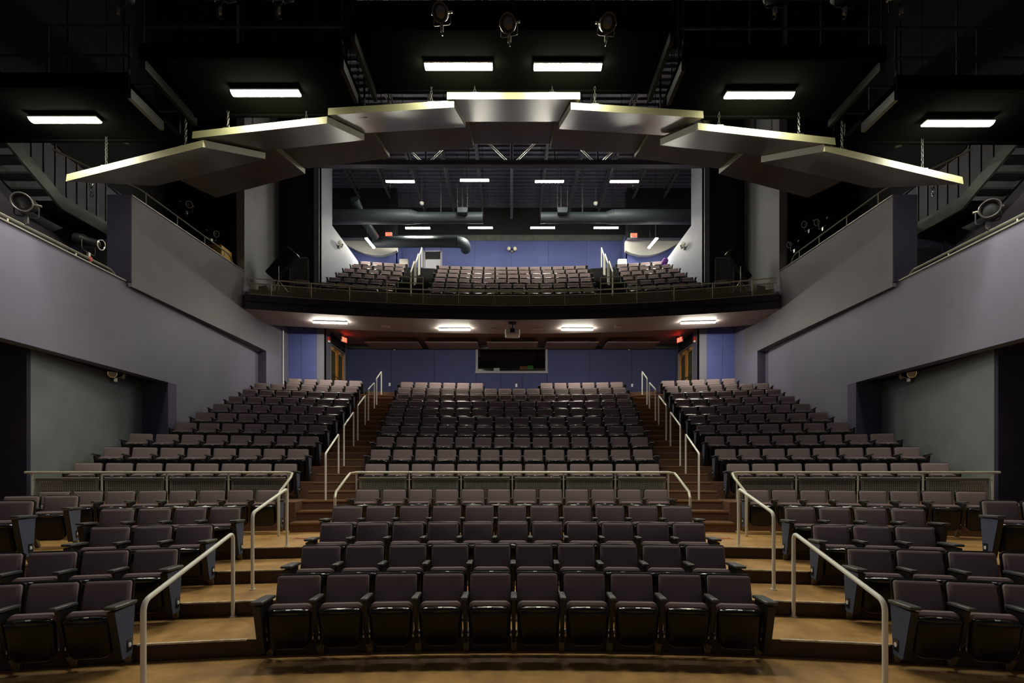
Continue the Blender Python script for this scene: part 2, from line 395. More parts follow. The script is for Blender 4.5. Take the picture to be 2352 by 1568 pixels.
g = MB(); g.bbox(0.80, 1.06, DB+1.2, DB+1.5, zw0+0.35, zw0+0.55, 'paper_green', 0.01); tag(ob('file_box', g), 'green box on the shelf inside the control room', 'box')
g = MB(); g.box(0.3, 1.9, DB+1.1, DB+1.6, zw0+0.30, zw0+0.335, 'black_steel'); g.box(1.86, 1.9, DB+1.1, DB+1.6, 5.6, zw0+0.3, 'black_steel'); g.box(0.3, 0.34, DB+1.1, DB+1.6, 5.6, zw0+0.3, 'black_steel'); tag(ob('shelf_unit', g), 'dark shelf unit inside the control room under the two coloured boxes', 'shelf')

for s, side, n in ((-1, 'left', 1), (1, 'right', 2)):
    W = bpy.data.objects['wall_'+side]
    def B(name, x0, x1, y0, y1, z0, z1, m, par=W):
        g = MB(); g.box(s*x0, s*x1, y0, y1, z0, z1, m); return ob(name, g, par)
    # blue panel wall beside the doors, at the head of the side block
    B('rear_side_core', 7.68, 9.75, 19.82, 20.0, 4.3, 7.95, 'wall_black')
    for a, b in ((7.98, 8.62), (8.62, 9.46)):
        g = MB(); g.bbox(s*(a+0.006), s*(b-0.006), 19.76, 19.82, 5.35, 7.8, 'wall_blue_light', 0.006); ob('blue_panel', g, W)
    B('panel_pilaster', 7.68, 7.97, 19.74, 19.82, ZL, 7.95, 'frame_grey')
    # door wall along the depth
    B('door_wall', 7.68, 7.84, 19.82, 20.50, ZL, 7.95, 'wall_lavender')
    B('door_wall', 7.68, 7.84, 22.30, 22.72, ZL, 7.95, 'wall_lavender')
    B('door_wall_head', 7.68, 7.84, 20.50, 22.30, 7.34, 7.95, 'wall_black')
    d = empty('door_%d' % n, (s*7.75, 20.5, ZL)); d['kind'] = 'structure'
    g = MB(); g.box(-0.08, 0.08, 0, 0.05, 0, 2.32, 'frame_grey'); g.box(-0.08, 0.08, 1.75, 1.8, 0, 2.32, 'frame_grey'); g.box(-0.08, 0.08, 0, 1.8, 2.27, 2.32, 'frame_grey'); ob('door_frame', g, d)
    for y0 in (0.06, 0.905):
        lf = MB(); y1 = y0+0.835
        lf.box(-0.025, 0.025, y0, y0+0.13, 0.01, 2.26, 'wood_door'); lf.box(-0.025, 0.025, y1-0.13, y1, 0.01, 2.26, 'wood_door')
        lf.box(-0.025, 0.025, y0+0.13, y1-0.13, 0.01, 0.25, 'wood_door'); lf.box(-0.025, 0.025, y0+0.13, y1-0.13, 2.1, 2.26, 'wood_door')
        L_ = ob('door_leaf', lf, d)
        g = MB(); g.box(-0.006, 0.006, y0+0.13, y1-0.13, 0.25, 2.1, 'door_glass'); ob('glass', g, L_)
        g = MB(); g.tube([(-s*0.03, y0+0.06, 1.0), (-s*0.09, y0+0.08, 1.0), (-s*0.09, y1-0.08, 1.0), (-s*0.03, y1-0.06, 1.0)], 0.018, 'black_steel', 6); ob('push_bar', g, L_)
        g = MB(); g.box(-s*0.03, -s*0.09, y0+0.3, y0+0.6, 2.14, 2.2, 'steel'); ob('door_closer', g, L_)
    # light switch plates / outlets
for px, py in ((895, 883), (1186, 885), (1452, 885)):
    x = Xat(px, DB-0.04); z = Zat(py, DB)
    g = MB(); g.bbox(x-0.045, x+0.045, DB-0.045, DB-0.03, z-0.075, z+0.075, 'white_paint', 0.006)
    where = {895: 'left of the centre block', 1186: 'at the middle of the wall', 1452: 'right of the centre block'}[px]
    o = tag(ob('wall_outlet', g), 'small white outlet plate low on the blue rear wall, %s' % where, 'outlet', 'outlets on the rear wall')

# ------------------------------------------------------------------ balcony slab, soffit and rakes
RB = 34.6
bf = empty('balcony_floor'); bf['kind'] = 'structure'
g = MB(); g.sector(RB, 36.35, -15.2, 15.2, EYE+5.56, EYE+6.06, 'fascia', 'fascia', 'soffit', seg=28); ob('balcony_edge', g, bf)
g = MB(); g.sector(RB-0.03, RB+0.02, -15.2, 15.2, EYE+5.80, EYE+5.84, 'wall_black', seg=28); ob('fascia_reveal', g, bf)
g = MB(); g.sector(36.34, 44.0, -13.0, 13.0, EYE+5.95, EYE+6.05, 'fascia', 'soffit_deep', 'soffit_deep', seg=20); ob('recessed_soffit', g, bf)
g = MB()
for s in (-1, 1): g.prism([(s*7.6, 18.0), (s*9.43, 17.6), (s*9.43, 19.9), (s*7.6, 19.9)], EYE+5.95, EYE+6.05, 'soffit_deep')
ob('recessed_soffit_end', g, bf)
for a, b in ((837, 960), (976, 1097), (1118, 1236), (1255, 1376), (1395, 1515)):   # pale edged ceiling coves
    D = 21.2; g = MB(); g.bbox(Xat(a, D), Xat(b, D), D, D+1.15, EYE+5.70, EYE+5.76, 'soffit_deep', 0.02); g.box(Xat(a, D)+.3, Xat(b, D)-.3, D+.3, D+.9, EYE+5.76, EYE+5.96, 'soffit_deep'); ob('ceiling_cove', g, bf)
def bR(i): return 34.8+1.0*i if i else 34.78       # front radius of balcony tier i (row i sits at R = bR(i))
def bZ(i): return EYE+6.36+0.6*(i-1)
for i in range(1, 7):
    R0, R1 = bR(i-1), bR(i)
    if i == 1: R1 = 35.8
    L_ = math.degrees(math.asin(7.5/R1))
    for a0, a1 in ((-5.1, 5.1), (-L_, -7.2), (7.2, L_)):
        g = MB(); g.sector(R0, R1, a0, a1, EYE+6.06, bZ(i), 'grey_steel', 'wall_black'); ob('balcony_tier', g, bf)
for s in (-1, 1):
    g = MB(); g.sector(34.78, 36.6, s*12.15, s*15.0, EYE+6.06, EYE+6.3, 'wall_black'); ob('balcony_side_floor', g, bf)
    for i in range(1, 7):
        for j in range(3):
            R0 = bR(i)-0.02-(0.33*(2-j)); z = bZ(i)+0.2*(j+1)
            if i == 6: pass
            g = MB(); g.sector(R0, R0+0.36, s*5.12, s*7.18, EYE+6.06, z, 'grey_steel', 'wall_black', seg=2); ob('balcony_step', g, bf)
    g = MB(); g.sector(34.78, 35.2, s*5.12, s*7.18, EYE+6.06, bZ(1), 'grey_steel', 'wall_black', seg=2); ob('balcony_step', g, bf)
g = MB(); g.sector(40.78, 45.5, -11.0, 11.0, EYE+6.06, bZ(7), 'grey_steel', 'wall_black'); ob('balcony_landing', g, bf)

# balcony rear wall
WB = empty('wall_balcony_rear'); WB['kind'] = 'structure'
DW = 26.4; ZB = bZ(7); dx0, dx1 = Xat(975, DW), Xat(1014, DW); dz = Zat(578, DW)
g = MB(); g.box(-6.3, dx0, DW+0.02, DW+0.2, ZB, 17.0, 'wall_black'); g.box(dx1, 6.3, DW+0.02, DW+0.2, ZB, 17.0, 'wall_black'); g.box(dx0, dx1, DW+0.02, DW+0.2, dz, 17.0, 'wall_black'); ob('wall_core', g, WB)
xs = [-6.27, dx0]; 
for a, b in ((-6.27, dx0-0.01), (dx1+0.01, -2.0), (-2.0, 0.0), (0.0, 2.0), (2.0, 4.1), (4.1, 6.27)):
    g = MB(); g.bbox(a+0.004, b-0.004, DW-0.03, DW+0.02, ZB+0.05, EYE+12.65, 'wall_blue', 0.005); ob('wall_panel', g, WB)
g = MB(); g.bbox(dx0, dx1, DW-0.03, DW+0.02, dz+0.02, EYE+12.65, 'wall_blue', 0.005); ob('wall_panel', g, WB)
g = MB(); g.box(-6.3, 6.3, DW-0.06, DW+0.02, EYE+12.65, EYE+12.95, 'grey_steel'); ob('wall_band', g, WB)
d = empty('door_5', ((dx0+dx1)/2, DW-0.02, ZB)); d['kind'] = 'structure'
wd = (dx1-dx0)/2; hd = dz-ZB
g = MB(); g.box(-wd-0.05, -wd+0.05, -0.06, 0.06, 0, hd+0.04, 'frame_grey'); g.box(wd-0.05, wd+0.05, -0.06, 0.06, 0, hd+0.04, 'frame_grey'); g.box(-wd, wd, -0.06, 0.06, hd-0.04, hd+0.04, 'frame_grey'); ob('door_frame', g, d)
g = MB(); g.bbox(-wd+0.05, wd-0.05, 0.0, 0.04, 0, hd-0.42, 'door_grey', 0.005); ob('door_leaf', g, d)
g = MB(); g.box(-wd+0.05, wd-0.05, 0.02, 0.05, hd-0.42, hd-0.04, 'wall_black'); ob('transom', g, d)
g = MB(); g.box(0.02, 0.38, -0.02, 0.0, 0.92, 1.04, 'red_tape'); ob('red_notice', g, d)
for s in (-1, 1):
    x0, x1 = 5.93, 9.0
    g = MB(); g.box(s*x0, s*x1, 25.0, 25.1, ZB, EYE+11.6, 'wall_blue_light'); ob('side_wall_panel', g, WB)
    g = MB(); g.box(s*x0, s*(x0+0.05), 25.0, 26.4, ZB, EYE+12.4, 'wall_blue'); ob('side_wall_return', g, WB)
    g = MB()   # white cove with a curved lower edge
    pts = [(Xat(px, 24.9)*(1 if s < 0 else 1), Zat(py, 24.9)) for px, py in ((780, 556), (800, 566), (820, 577), (840, 585), (860, 589), (880, 589), (900, 584), (913, 578), (913, 556))]
    if s > 0: pts = [(-x-0.05, z) for x, z in pts]
    g.prism(pts, 24.75, 24.98, 'cove_white', axis='y'); ob('curved_cove', g, WB)
    g = MB(); g.box(s*5.9, s*9.0, 24.6, 24.98, EYE+11.86, EYE+11.95, 'wall_lavender'); ob('cove_ledge', g, WB)
    g = MB(); g.box(s*5.9, s*9.2, 24.6, 25.1, EYE+11.95, 17.0, 'wall_black'); ob('side_wall_upper', g, WB)

# ------------------------------------------------------------------ ceiling, roof deck, joists and truss
ce = empty('ceiling'); ce['kind'] = 'structure'
ZD = EYE+14.5
g = MB(); g.box(-9.4, 9.4, 16.6, 27.0, ZD+0.06, ZD+0.12, 'deck_black'); ob('roof_deck', g, ce)
g = MB()
y = 17.0
while y < 26.4:
    g.box(-9.2, 9.2, y, y+0.14, ZD-0.02, ZD+0.06, 'deck_black'); y += 0.30
o = ob('deck_rib', g, ce); o['kind'] = 'stuff'
g = MB(); g.box(-13, 13, -4, 16.7, 17.9, 18.0, 'wall_black'); ob('house_ceiling', g, ce)
g = MB(); g.box(-9.3, 9.3, 16.5, 16.7, 16.3, 18.0, 'wall_black'); ob('ceiling_step', g, ce)
for jx in (-7.75, -6.2, -4.65, -3.1, -1.55, 0, 1.55, 3.1, 4.65, 6.2, 7.75):
    g = MB(); zt, zb = ZD-0.03, ZD-0.55
    if jx == 0: g.box(-0.07, 0.07, 17.0, 26.4, zb-0.1, zt, 'deck_black')
    else:
        for dx in (-0.03, 0.03):
            g.box(jx+dx-0.02, jx+dx+0.02, 17.0, 26.4, zt-0.05, zt, 'deck_black'); g.box(jx+dx-0.02, jx+dx+0.02, 17.0, 26.4, zb, zb+0.05, 'grey_steel')
        y = 17.2; up = True
        while y < 26.0:
            a, b = (zb+0.03, zt-0.03) if up else (zt-0.03, zb+0.03)
            g.cyl((jx, y, a), (jx, y+0.5, b), 0.013, 'grey_steel', 5); y += 0.5; up = not up
    ob('roof_joist', g, ce)
tr = empty('roof_truss', (0, 18.7, EYE+11.9)); tag(tr, 'dark steel roof truss spanning above the front of the balcony', 'truss')
g = MB(); g.box(-7.5, 7.5, -0.12, 0.12, -0.06, 0.12, 'deck_black'); ob('bottom_chord', g, tr)
g = MB(); g.box(-7.5, 7.5, -0.1, 0.1, 1.9, 2.05, 'deck_black'); ob('top_chord', g, tr)
for c in (-3.32, 0, 3.32):
    for sg in (-1, 1):
        for dy in (-0.05, 0.05):
            g = MB()
            for off in (-0.045, 0.045):
                g.box(-0.014, 0.014, -0.012, 0.012, 0, 2.4, 'truss_light', Matrix.Translation((c+sg*0.17+off, dy, 0.12)) @ Matrix.Rotation(sg*0.80, 4, 'Y'))
            if dy < 0: ob('diagonal', g, tr)
    g = MB(); g.box(c-0.03, c+0.03, -0.03, 0.03, 0.12, 1.9, 'deck_black'); ob('vertical', g, tr)
for c in (-1.66, 1.66, -4.98, 4.98):
    g = MB(); g.box(c-0.02, c+0.02, -0.02, 0.02, 0.12, 1.9, 'grey_steel'); ob('vertical', g, tr)
for s in (-1, 1):   # steel hangers at the underside
    pass

# catwalks over the front lamps
def catwalk(x0, x1, zb, lab):
    r = empty('catwalk', ((x0+x1)/2, 8.75, EYE+zb)); tag(r, lab, 'catwalk')
    h = abs(x1-x0)/2
    g = MB(); g.box(-h, h, -0.65, 0.65, 0.0, 0.10, 'catwalk_black'); ob('deck', g, r)
    for y in (-0.68, 0.62):
        g = MB(); g.box(-h, h, y, y+0.06, -0.03, 0.22, 'catwalk_black'); ob('edge_channel', g, r)
    for x in (-h, h-0.07):
        cx_ = (x0+x1)/2; far_ = 0.72 if cx_ == 0 or (cx_+x)*cx_ > cx_*cx_ else 0.15
        g = MB(); g.box(x, x+0.07, -0.62, far_, -0.16, 0.10, 'black_steel'); ob('side_beam', g, r)
    for z in (0.55, 1.05):
        for y in (-0.62, 0.62):
            g = MB(); g.cyl((-h, y, z), (h, y, z), 0.022, 'black_steel', 6); ob('rail', g, r)
    n = max(2, int(h*2/1.3))
    for i in range(n+1):
        for y in (-0.62, 0.62):
            g = MB(); g.cyl((-h+0.03+(2*h-0.06)*i/n, y, 0.1), (-h+0.03+(2*h-0.06)*i/n, y, 1.05), 0.02, 'black_steel', 6); ob('post', g, r)
    for i in range(3):
        x = -h*0.8+i*h*0.8
        g = MB(); g.cyl((x, 0.5, 0.1), (x, 0.5, 17.9-EYE-zb), 0.02, 'black_steel', 5); ob('hanger_rod', g, r)
    return r
catwalk(-2.72, 2.72, 7.42, 'black steel catwalk over the two highest middle lamps')
catwalk(-6.25, -2.84, 6.95, 'black steel catwalk over the second lamp from the left')
catwalk(2.84, 6.25, 6.92, 'black steel catwalk over the second lamp from the right')
catwalk(-10.6, -6.42, 6.46, 'black steel catwalk over the outermost left lamp')
catwalk(6.42, 10.6, 6.42, 'black steel catwalk over the outermost right lamp')
# ------------------------------------------------------------------ theatre chairs
def pad_rings(w0, w1, h, t, rc, bulge=0.01, ins=0.012, rcb=None, n=3, curve=0.0, arch=0.0):
    rcb = rc if rcb is None else rcb
    def ring(i, y, bl=0.0):
        pts = []
        hw = lambda z: (w0+(w1-w0)*z/h)/2-i
        for (sx, zc, r, a0) in ((1, 'b', rcb, -90), (1, 't', rc, 0), (-1, 't', rc, 90), (-1, 'b', rcb, 180)):
            r_ = max(0.002, r-i)
            cz = (i+r_) if zc == 'b' else (h-i-r_)
            cx = sx*(hw(cz)-r_)
            for k in range(n+1):
                a = math.radians(a0+90*k/n)
                x, z = cx+r_*math.cos(a), cz+r_*math.sin(a)
                pts.append((x, y-curve*(1-(2*x/max(w0, w1))**2), z+(arch*(1-(2*x/max(w0, w1))**2) if zc == 't' else -arch*0.8*(1-(2*x/max(w0, w1))**2))))
        return pts
    return [ring(ins*3.0, -t/2-bulge), ring(ins, -t/2), ring(0, -t/2+ins), ring(0, t/2-ins), ring(ins, t/2)]
def tilt(x, y, z, deg): return Matrix.Translation((x, y, z)) @ Matrix.Rotation(math.radians(deg), 4, 'X')
def arm_mb(x, wide=0.062):
    g = MB(); M = Matrix.Translation((x, 0, 0.605)) @ Matrix.Rotation(math.radians(-3), 4, 'X')
    g.bbox(-wide/2, wide/2, -0.315, -0.02, -0.016, 0.016, 'arm_black', 0.007, M); return g
def standard_mb(x):
    g = MB()
    g.prism([(-0.26, 0.59), (-0.03, 0.59), (0.0, 0.30), (-0.01, 0.16), (-0.15, 0.14), (-0.19, 0.30)], x-0.018, x+0.018, 'stand_black', axis='x')
    return g
def brace_mb(x):
    g = MB(); M = Matrix.Identity(4)
    g.prism([(-0.17, 0.24), (-0.14, 0.27), (-0.005, 0.05), (-0.005, 0.0), (-0.03, 0.0)], x-0.028, x+0.028, 'brass_edge', axis='x'); return g
def hinge_mb(x):
    g = MB()
    for dx in (-0.030, 0.030):
        g.cyl((x+dx-0.008, -0.16, 0.265), (x+dx+0.008, -0.16, 0.265), 0.014, 'steel', 7)
        g.box(x+dx-0.006, x+dx+0.006, -0.19, -0.15, 0.215, 0.245, 'steel')
    return g
def panel_mb(x, s):
    g = MB()
    g.prism([(-0.335, 0.585), (-0.01, 0.585), (-0.055, 0.10), (-0.215, 0.10)], x-0.030, x+0.030, ['stand_black', 'stand_black']+['stand_black']*4, axis='x')
    g.prism([(-0.330, 0.580), (-0.015, 0.580), (-0.060, 0.105), (-0.210, 0.105)], x+s*0.030, x+s*0.038, 'felt', axis='x')
    return g
def cap_mb(x):
    g = MB(); M = Matrix.Translation((x, 0, 0.60)) @ Matrix.Rotation(math.radians(-3), 4, 'X')
    g.bbox(-0.055, 0.055, -0.345, 0.0, -0.017, 0.017, 'arm_black', 0.008, M); return g
def light_mb(x, s):
    g = MB(); g.box(x+s*0.038, x+s*0.044, -0.15, -0.075, 0.155, 0.265, 'stand_black'); return g
def disc_mb(x, s):
    g = MB(); M = Matrix.Translation((x+s*0.044, -0.1125, 0.212)) @ Matrix.Rotation(math.radians(90), 4, 'Z')
    g.lathe([(0.0001, -0.006), (0.021, -0.005), (0.023, 0), (0.023, 0.005)], 'lamp_disc', 12, M); return g
CH = {}
def build_chair_meshes():
    g = MB(); g.loft(pad_rings(0.445, 0.43, 0.42, 0.055, 0.028, 0.006, 0.012), 'fabric', tilt(0, 0.005, 0.375, -11)); CH['backrest'] = g.mesh('backrest')
    g = MB(); g.loft(pad_rings(0.468, 0.453, 0.445, 0.035, 0.036, 0.0, 0.007), 'plastic', tilt(0, 0.034, 0.363, -11)); CH['back_shell'] = g.mesh('back_shell')
    g = MB(); g.loft(pad_rings(0.428, 0.428, 0.385, 0.080, 0.055, 0.004, 0.02, rcb=0.08, n=5, arch=0.02), 'fabric', tilt(0, -0.135, 0.175, 8)); CH['seat'] = g.mesh('seat')
    g = MB(); g.loft(pad_rings(0.405, 0.43, 0.375, 0.055, 0.05, 0.012, 0.016, rcb=0.09, curve=0.022, n=5, arch=0.015), 'plastic', tilt(0, -0.178, 0.140, 8))
    sect = []
    for u in (-0.198, -0.185, -0.12, -0.04, 0.04, 0.12, 0.185, 0.198):
        e = 0.014*(1-(u/0.2)**2); q = 0.008*(1-(u/0.2)**2); k = 0.55 if abs(u) > 0.19 else 1.0
        sect.append([(u, -0.252-e, 0.472), (u, -0.250-e-0.012*k, 0.493+q), (u, -0.243-e-0.006*k, 0.495+q+0.012*k), (u, -0.228-e, 0.496+q+0.022*k), (u, -0.206-e, 0.497+q+0.027*k), (u, -0.204-e, 0.475)])
    g.loft(sect, 'plastic_lip'); CH['seat_shell'] = g.mesh('seat_shell', 60)
    g = MB(); g.bbox(-0.021, 0.021, -0.008, 0.008, -0.001, 0.0035, 'plate', 0.001, Matrix.Translation((0, -0.252, 0.5225)) @ Matrix.Rotation(math.radians(26), 4, 'X')); CH['number_plate'] = g.mesh('number_plate')
    for key, x in (('L', -0.25), ('R', 0.25)):
        s = -1 if key == 'L' else 1
        CH['armrest'+key] = arm_mb(x).mesh('armrest'); CH['standard'+key] = standard_mb(x).mesh('arm_standard'); CH['brace'+key] = brace_mb(x).mesh('brace'); CH['hinge'+key] = hinge_mb(x).mesh('hinge')
        xp = x+s*0.012
        CH['panel'+key] = panel_mb(xp, s).mesh('end_panel'); CH['cap'+key] = cap_mb(xp).mesh('armrest')
        CH['light'+key] = light_mb(xp, s).mesh('aisle_light'); CH['disc'+key] = disc_mb(xp, s).mesh('light_lens')
build_chair_meshes()
def chair_parts(left, right):
    out = [('backrest', 'backrest', []), ('back_shell', 'back_shell', []), ('seat', 'seat', []), ('seat_shell', 'seat_shell', [('number_plate', 'number_plate')])]
    for key, kind in (('L', left), ('R', right)):
        if not kind: continue
        if kind == 'arm': out += [('armrest', 'armrest'+key, []), ('arm_standard', 'standard'+key, [])]
        if kind == 'panel': out += [('armrest', 'cap'+key, []), ('end_panel', 'panel'+key, [('aisle_light', 'light'+key), ('light_lens', 'disc'+key)])]
        out += [('brace', 'brace'+key, []), ('hinge', 'hinge'+key, [])]
    return out
ORD = ['', 'first', 'second', 'third', 'fourth', 'fifth', 'sixth', 'seventh', 'eighth', 'ninth', 'tenth', 'eleventh', 'twelfth', 'thirteenth', 'fourteenth', 'fifteenth', 'sixteenth']
far_chairs = []                 # (matrix, left, right) of those beyond the 300 nearest
nch = 0
def place_chair(R, deg, z, sx, left, right, label, group, lift=0.0, seed=None):
    global nch
    root = empty('theatre_chair', pol(R, deg, z+lift), (0, 0, -math.radians(deg))); root.scale = (sx, 1, 1)
    tag(root, label, 'seat', group); nch += 1
    for nm, key, subs in chair_parts(left, right):
        o = put(nm, CH[key], root)
        for sn, sk in subs: put(sn, CH[sk], o)
def row(R, z, px0, px1, n, left, right, labf, group, lift=0.0, far=False, skip=(), zs=1.0):
    a0, a1 = ang(px0, R+0.05), ang(px1, R+0.05)
    # px0 / px1: outer edges of the first and last backrest (0.44 of the 0.50 pitch each)
    p = (a1-a0)/(n-1+0.90)
    sx = math.radians(p)*R/0.50
    for i in range(n):
        if i in skip: continue
        a = a0+p*(0.45+i)
        l = left if i == 0 or (i-1) in skip else 'arm'
        r = right if i == n-1 else ('arm' if (i+1) in skip else None)
        if far:
            M = Matrix.Translation(pol(R, a, z+lift)) @ Matrix.Rotation(-math.radians(a), 4, 'Z') @ Matrix.Diagonal((sx, 1, 1, 1))
            far_chairs.append((M, l, r))
        else:
            place_chair(R, a, z, sx, l, r, labf(i), group, lift)
rn = {1: 'front row', 2: 'second row', 3: 'third row', 4: 'fourth row', 5: 'fifth row', 6: 'sixth row', 7: 'seventh row', 8: 'eighth row', 9: 'ninth row', 10: 'tenth row', 11: 'eleventh row', 12: 'twelfth row'}
def centre_lab(r, n):
    def f(i):
        if r == 5: return 'dark theatre chair against the middle perforated railing, %s from left' % ORD[i+1]
        if i == 0: return 'dark theatre chair at the left end of the %s, centre block' % rn[r]
        if i == n-1: return 'dark theatre chair at the right end of the %s, centre block' % rn[r]
        return 'dark theatre chair %s from left in the %s of the centre block' % (ORD[i+1], rn[r])
    return f
CEN = {1: (634, 1727, 10), 2: (690.6, 1667, 10), 3: (734, 1621, 11), 4: (762, 1590, 11), 5: (816, 1535, 12), 6: (838, 1515, 13), 7: (850.7, 1500, 13), 8: (864, 1489, 14), 9: (876, 1478, 14),
       10: (885, 1466, 14), 11: (894, 1459.5, 15), 12: (901, 1452, 15), 13: (911, 1445.6, 16), 14: (914, 1438, 16), 15: (920, 1431, 16)}
LEFTROWS = {6: (168, 682, 8), 7: (236, 709, 8), 8: (296, 732, 8), 9: (402, 751, 7), 10: (449, 770, 7), 11: (489.5, 786, 7), 12: (525, 801.6, 7), 13: (557, 810.5, 7), 14: (584, 823, 7), 15: (661, 832, 5)}
def kfor(r): return 3+2*(r-6)
for r, (a, b, n) in CEN.items():
    if r <= 4: R, z, lift = RF[r-1], 0.17375*(r-1), 0.0
    elif r == 5: R, z, lift = 26.62, 0.695, 0.03
    else: R, z, lift = Rk(kfor(r)+2), Zk(kfor(r)), 0.0
    sk = (6, 7, 8, 9) if r == 15 else ()
    row(R, z, a, b, n, 'panel', 'panel', centre_lab(r, n), 'chairs of the centre block', lift, far=(r >= 13), skip=sk)
for s, side in ((-1, 'left'), (1, 'right')):
    for r, (a, b, n) in LEFTROWS.items():
        R, z = Rk(kfor(r)+2), Zk(kfor(r))
        if s > 0: a, b = 2351-b, 2351-a
        def lab(i, r=r, n=n):
            j = n-i if s < 0 else i+1      # counted from the aisle
            if j == 1: return 'dark theatre chair nearest the stairs in the %s, %s block' % (rn.get(r, ''), side)
            if j == n: return 'dark theatre chair nearest the side wall in the %s, %s block' % (rn.get(r, ''), side)
            return 'dark theatre chair %s from the stairs in the %s, %s block' % (ORD[j], rn.get(r, ''), side)
        row(R, z, a, b, n, 'arm' if s < 0 else 'panel', 'panel' if s < 0 else 'arm', lab, 'chairs of the %s rear block' % side, far=(r >= 13))
    FR = {1: (-75, 301, 3), 2: (-70, 407, 4), 3: (206, 487, 3), 4: (228, 552, 4), 5: (86, 645, 8)}
    for r, (a, b, n) in FR.items():
        if r <= 4: R, z, lift = RF[r-1], 0.17375*(r-1), 0.0
        else: R, z, lift = 26.62, 0.695, 0.03
        if s > 0: a, b = 2355-b, 2355-a
        def lab(i, r=r, n=n):
            j = n-i if s < 0 else i+1
            if r == 5: return 'dark theatre chair against the %s perforated railing, %s from the stairs' % (side, ORD[j])
            return 'dark theatre chair %s from the aisle in the %s, %s front block' % (ORD[j] if j > 1 else 'first', rn[r], side)
        endl = 'panel' if r in (3, 4) else 'arm'
        row(R, z, a, b, n, endl if s < 0 else 'panel', 'panel' if s < 0 else endl, lab, 'chairs of the %s front block' % side, lift)
row(25.5, 0.695, 5, 178, 2, 'arm', 'panel', lambda i: 'dark chair with blue end panel on the far left platform, %s' % ('rear row' if i else 'cut by the frame'), 'chairs on the side platforms')
row(23.95, 0.695, -16, 75, 1, 'arm', 'panel', lambda i: 'dark chair with blue end panel at the left edge of the photo, front of platform', 'chairs on the side platforms')
row(23.95, 0.695, 2258, 2440, 2, 'panel', 'arm', lambda i: 'dark chair with blue end panel at the right edge of the photo' if i == 0 else 'dark chair cut off by the right edge of the photo', 'chairs on the side platforms')

# balcony rows
BCEN = {1: (990, 1366, 12), 2: (993, 1361, 12), 3: (998, 1358, 13), 4: (1001, 1356, 13), 5: (1004.6, 1350, 13), 6: (1008, 1345, 13)}
BSIDE = {1: (738, 906, 5), 2: (756, 911, 5), 3: (776, 920, 5), 4: (791, 926, 5), 5: (808, 930, 5), 6: (828, 933, 4)}
for i in range(1, 7):
    R, z = bR(i), bZ(i)
    a, b, n = BCEN[i]; row(R, z, a, b, n, 'panel', 'panel', None, '', far=True)
    a, b, n = BSIDE[i]
    row(R, z, a, b, n, 'arm', 'panel', None, '', far=True); row(R, z, 2349-b, 2349-a, n, 'panel', 'arm', None, '', far=True)
# two dark chairs of the first balcony row stand in front of the navy side walls too
for s in (-1, 1):
    for a in (12.5,): far_chairs.append((Matrix.Translation(pol(35.6, s*a, EYE+6.3)) @ Matrix.Rotation(-math.radians(s*a), 4, 'Z'), 'arm', 'arm'))
def join_far():
    vs = []; fs = []; ms = []; mats = []
    for M, l, r in far_chairs:
        for nm, key, subs in chair_parts(l, r):
            for k2 in [key]+[sk for sn, sk in subs if sk.startswith('panel')]:
                me = CH[k2]; o = len(vs)
                for v in me.vertices: vs.append(tuple(M @ v.co))
                loc = []
                for m_ in me.materials:
                    if m_ not in mats: mats.append(m_)
                    loc.append(mats.index(m_))
                for p in me.polygons: fs.append(tuple(i+o for i in p.vertices)); ms.append(loc[p.material_index])
    me = bpy.data.meshes.new('distant_chairs'); me.from_pydata(vs, [], fs)
    for m_ in mats: me.materials.append(m_)
    me.polygons.foreach_set('material_index', ms); me.shade_smooth(); me.set_sharp_from_angle(angle=math.radians(35)); me.update()
    tag(put('distant_chairs', me), 'dark theatre chairs of the last rows and of the whole balcony', 'seats', kind='stuff')
join_far()
print('individual chairs', nch, 'far chairs', len(far_chairs))

# ------------------------------------------------------------------ aisle handrails
def handrail(pts, r, m, label, group=None, rb=0.07, flange=True):
    base = Vector(pts[0]); root = empty('handrail', base); tag(root, label, 'handrail', group)
    P = [tuple(Vector(p)-base) for p in pts]
    mid = bend(P, rb, 5)
    # split: posts below the bends, rail above
    d0 = 0.14
    p0 = Vector(P[0]); p1 = Vector(P[1]); pa = p1-(p1-p0).normalized()*d0
    q0 = Vector(P[-1]); q1 = Vector(P[-2]); qa = q1-(q1-q0).normalized()*d0
    g = MB(); g.cyl(p0, pa, r, m, 12); ob('post', g, root)
    g = MB(); g.cyl(q0, qa, r, m, 12); ob('post', g, root)
    g = MB(); g.tube([tuple(pa)]+[p for p in mid[1:-1]]+[tuple(qa)], r, m, 12); ob('rail', g, root)
    if flange:
        for p in (p0, q0):
            g = MB(); g.cyl(p, p+Vector((0, 0, 0.012)), r*1.7, m, 12); ob('floor_flange', g, root)
    return root
def aisle_pt(D, s, z): x = s*math.tan(math.radians(8.2))*(D+17); return (x, D, z)
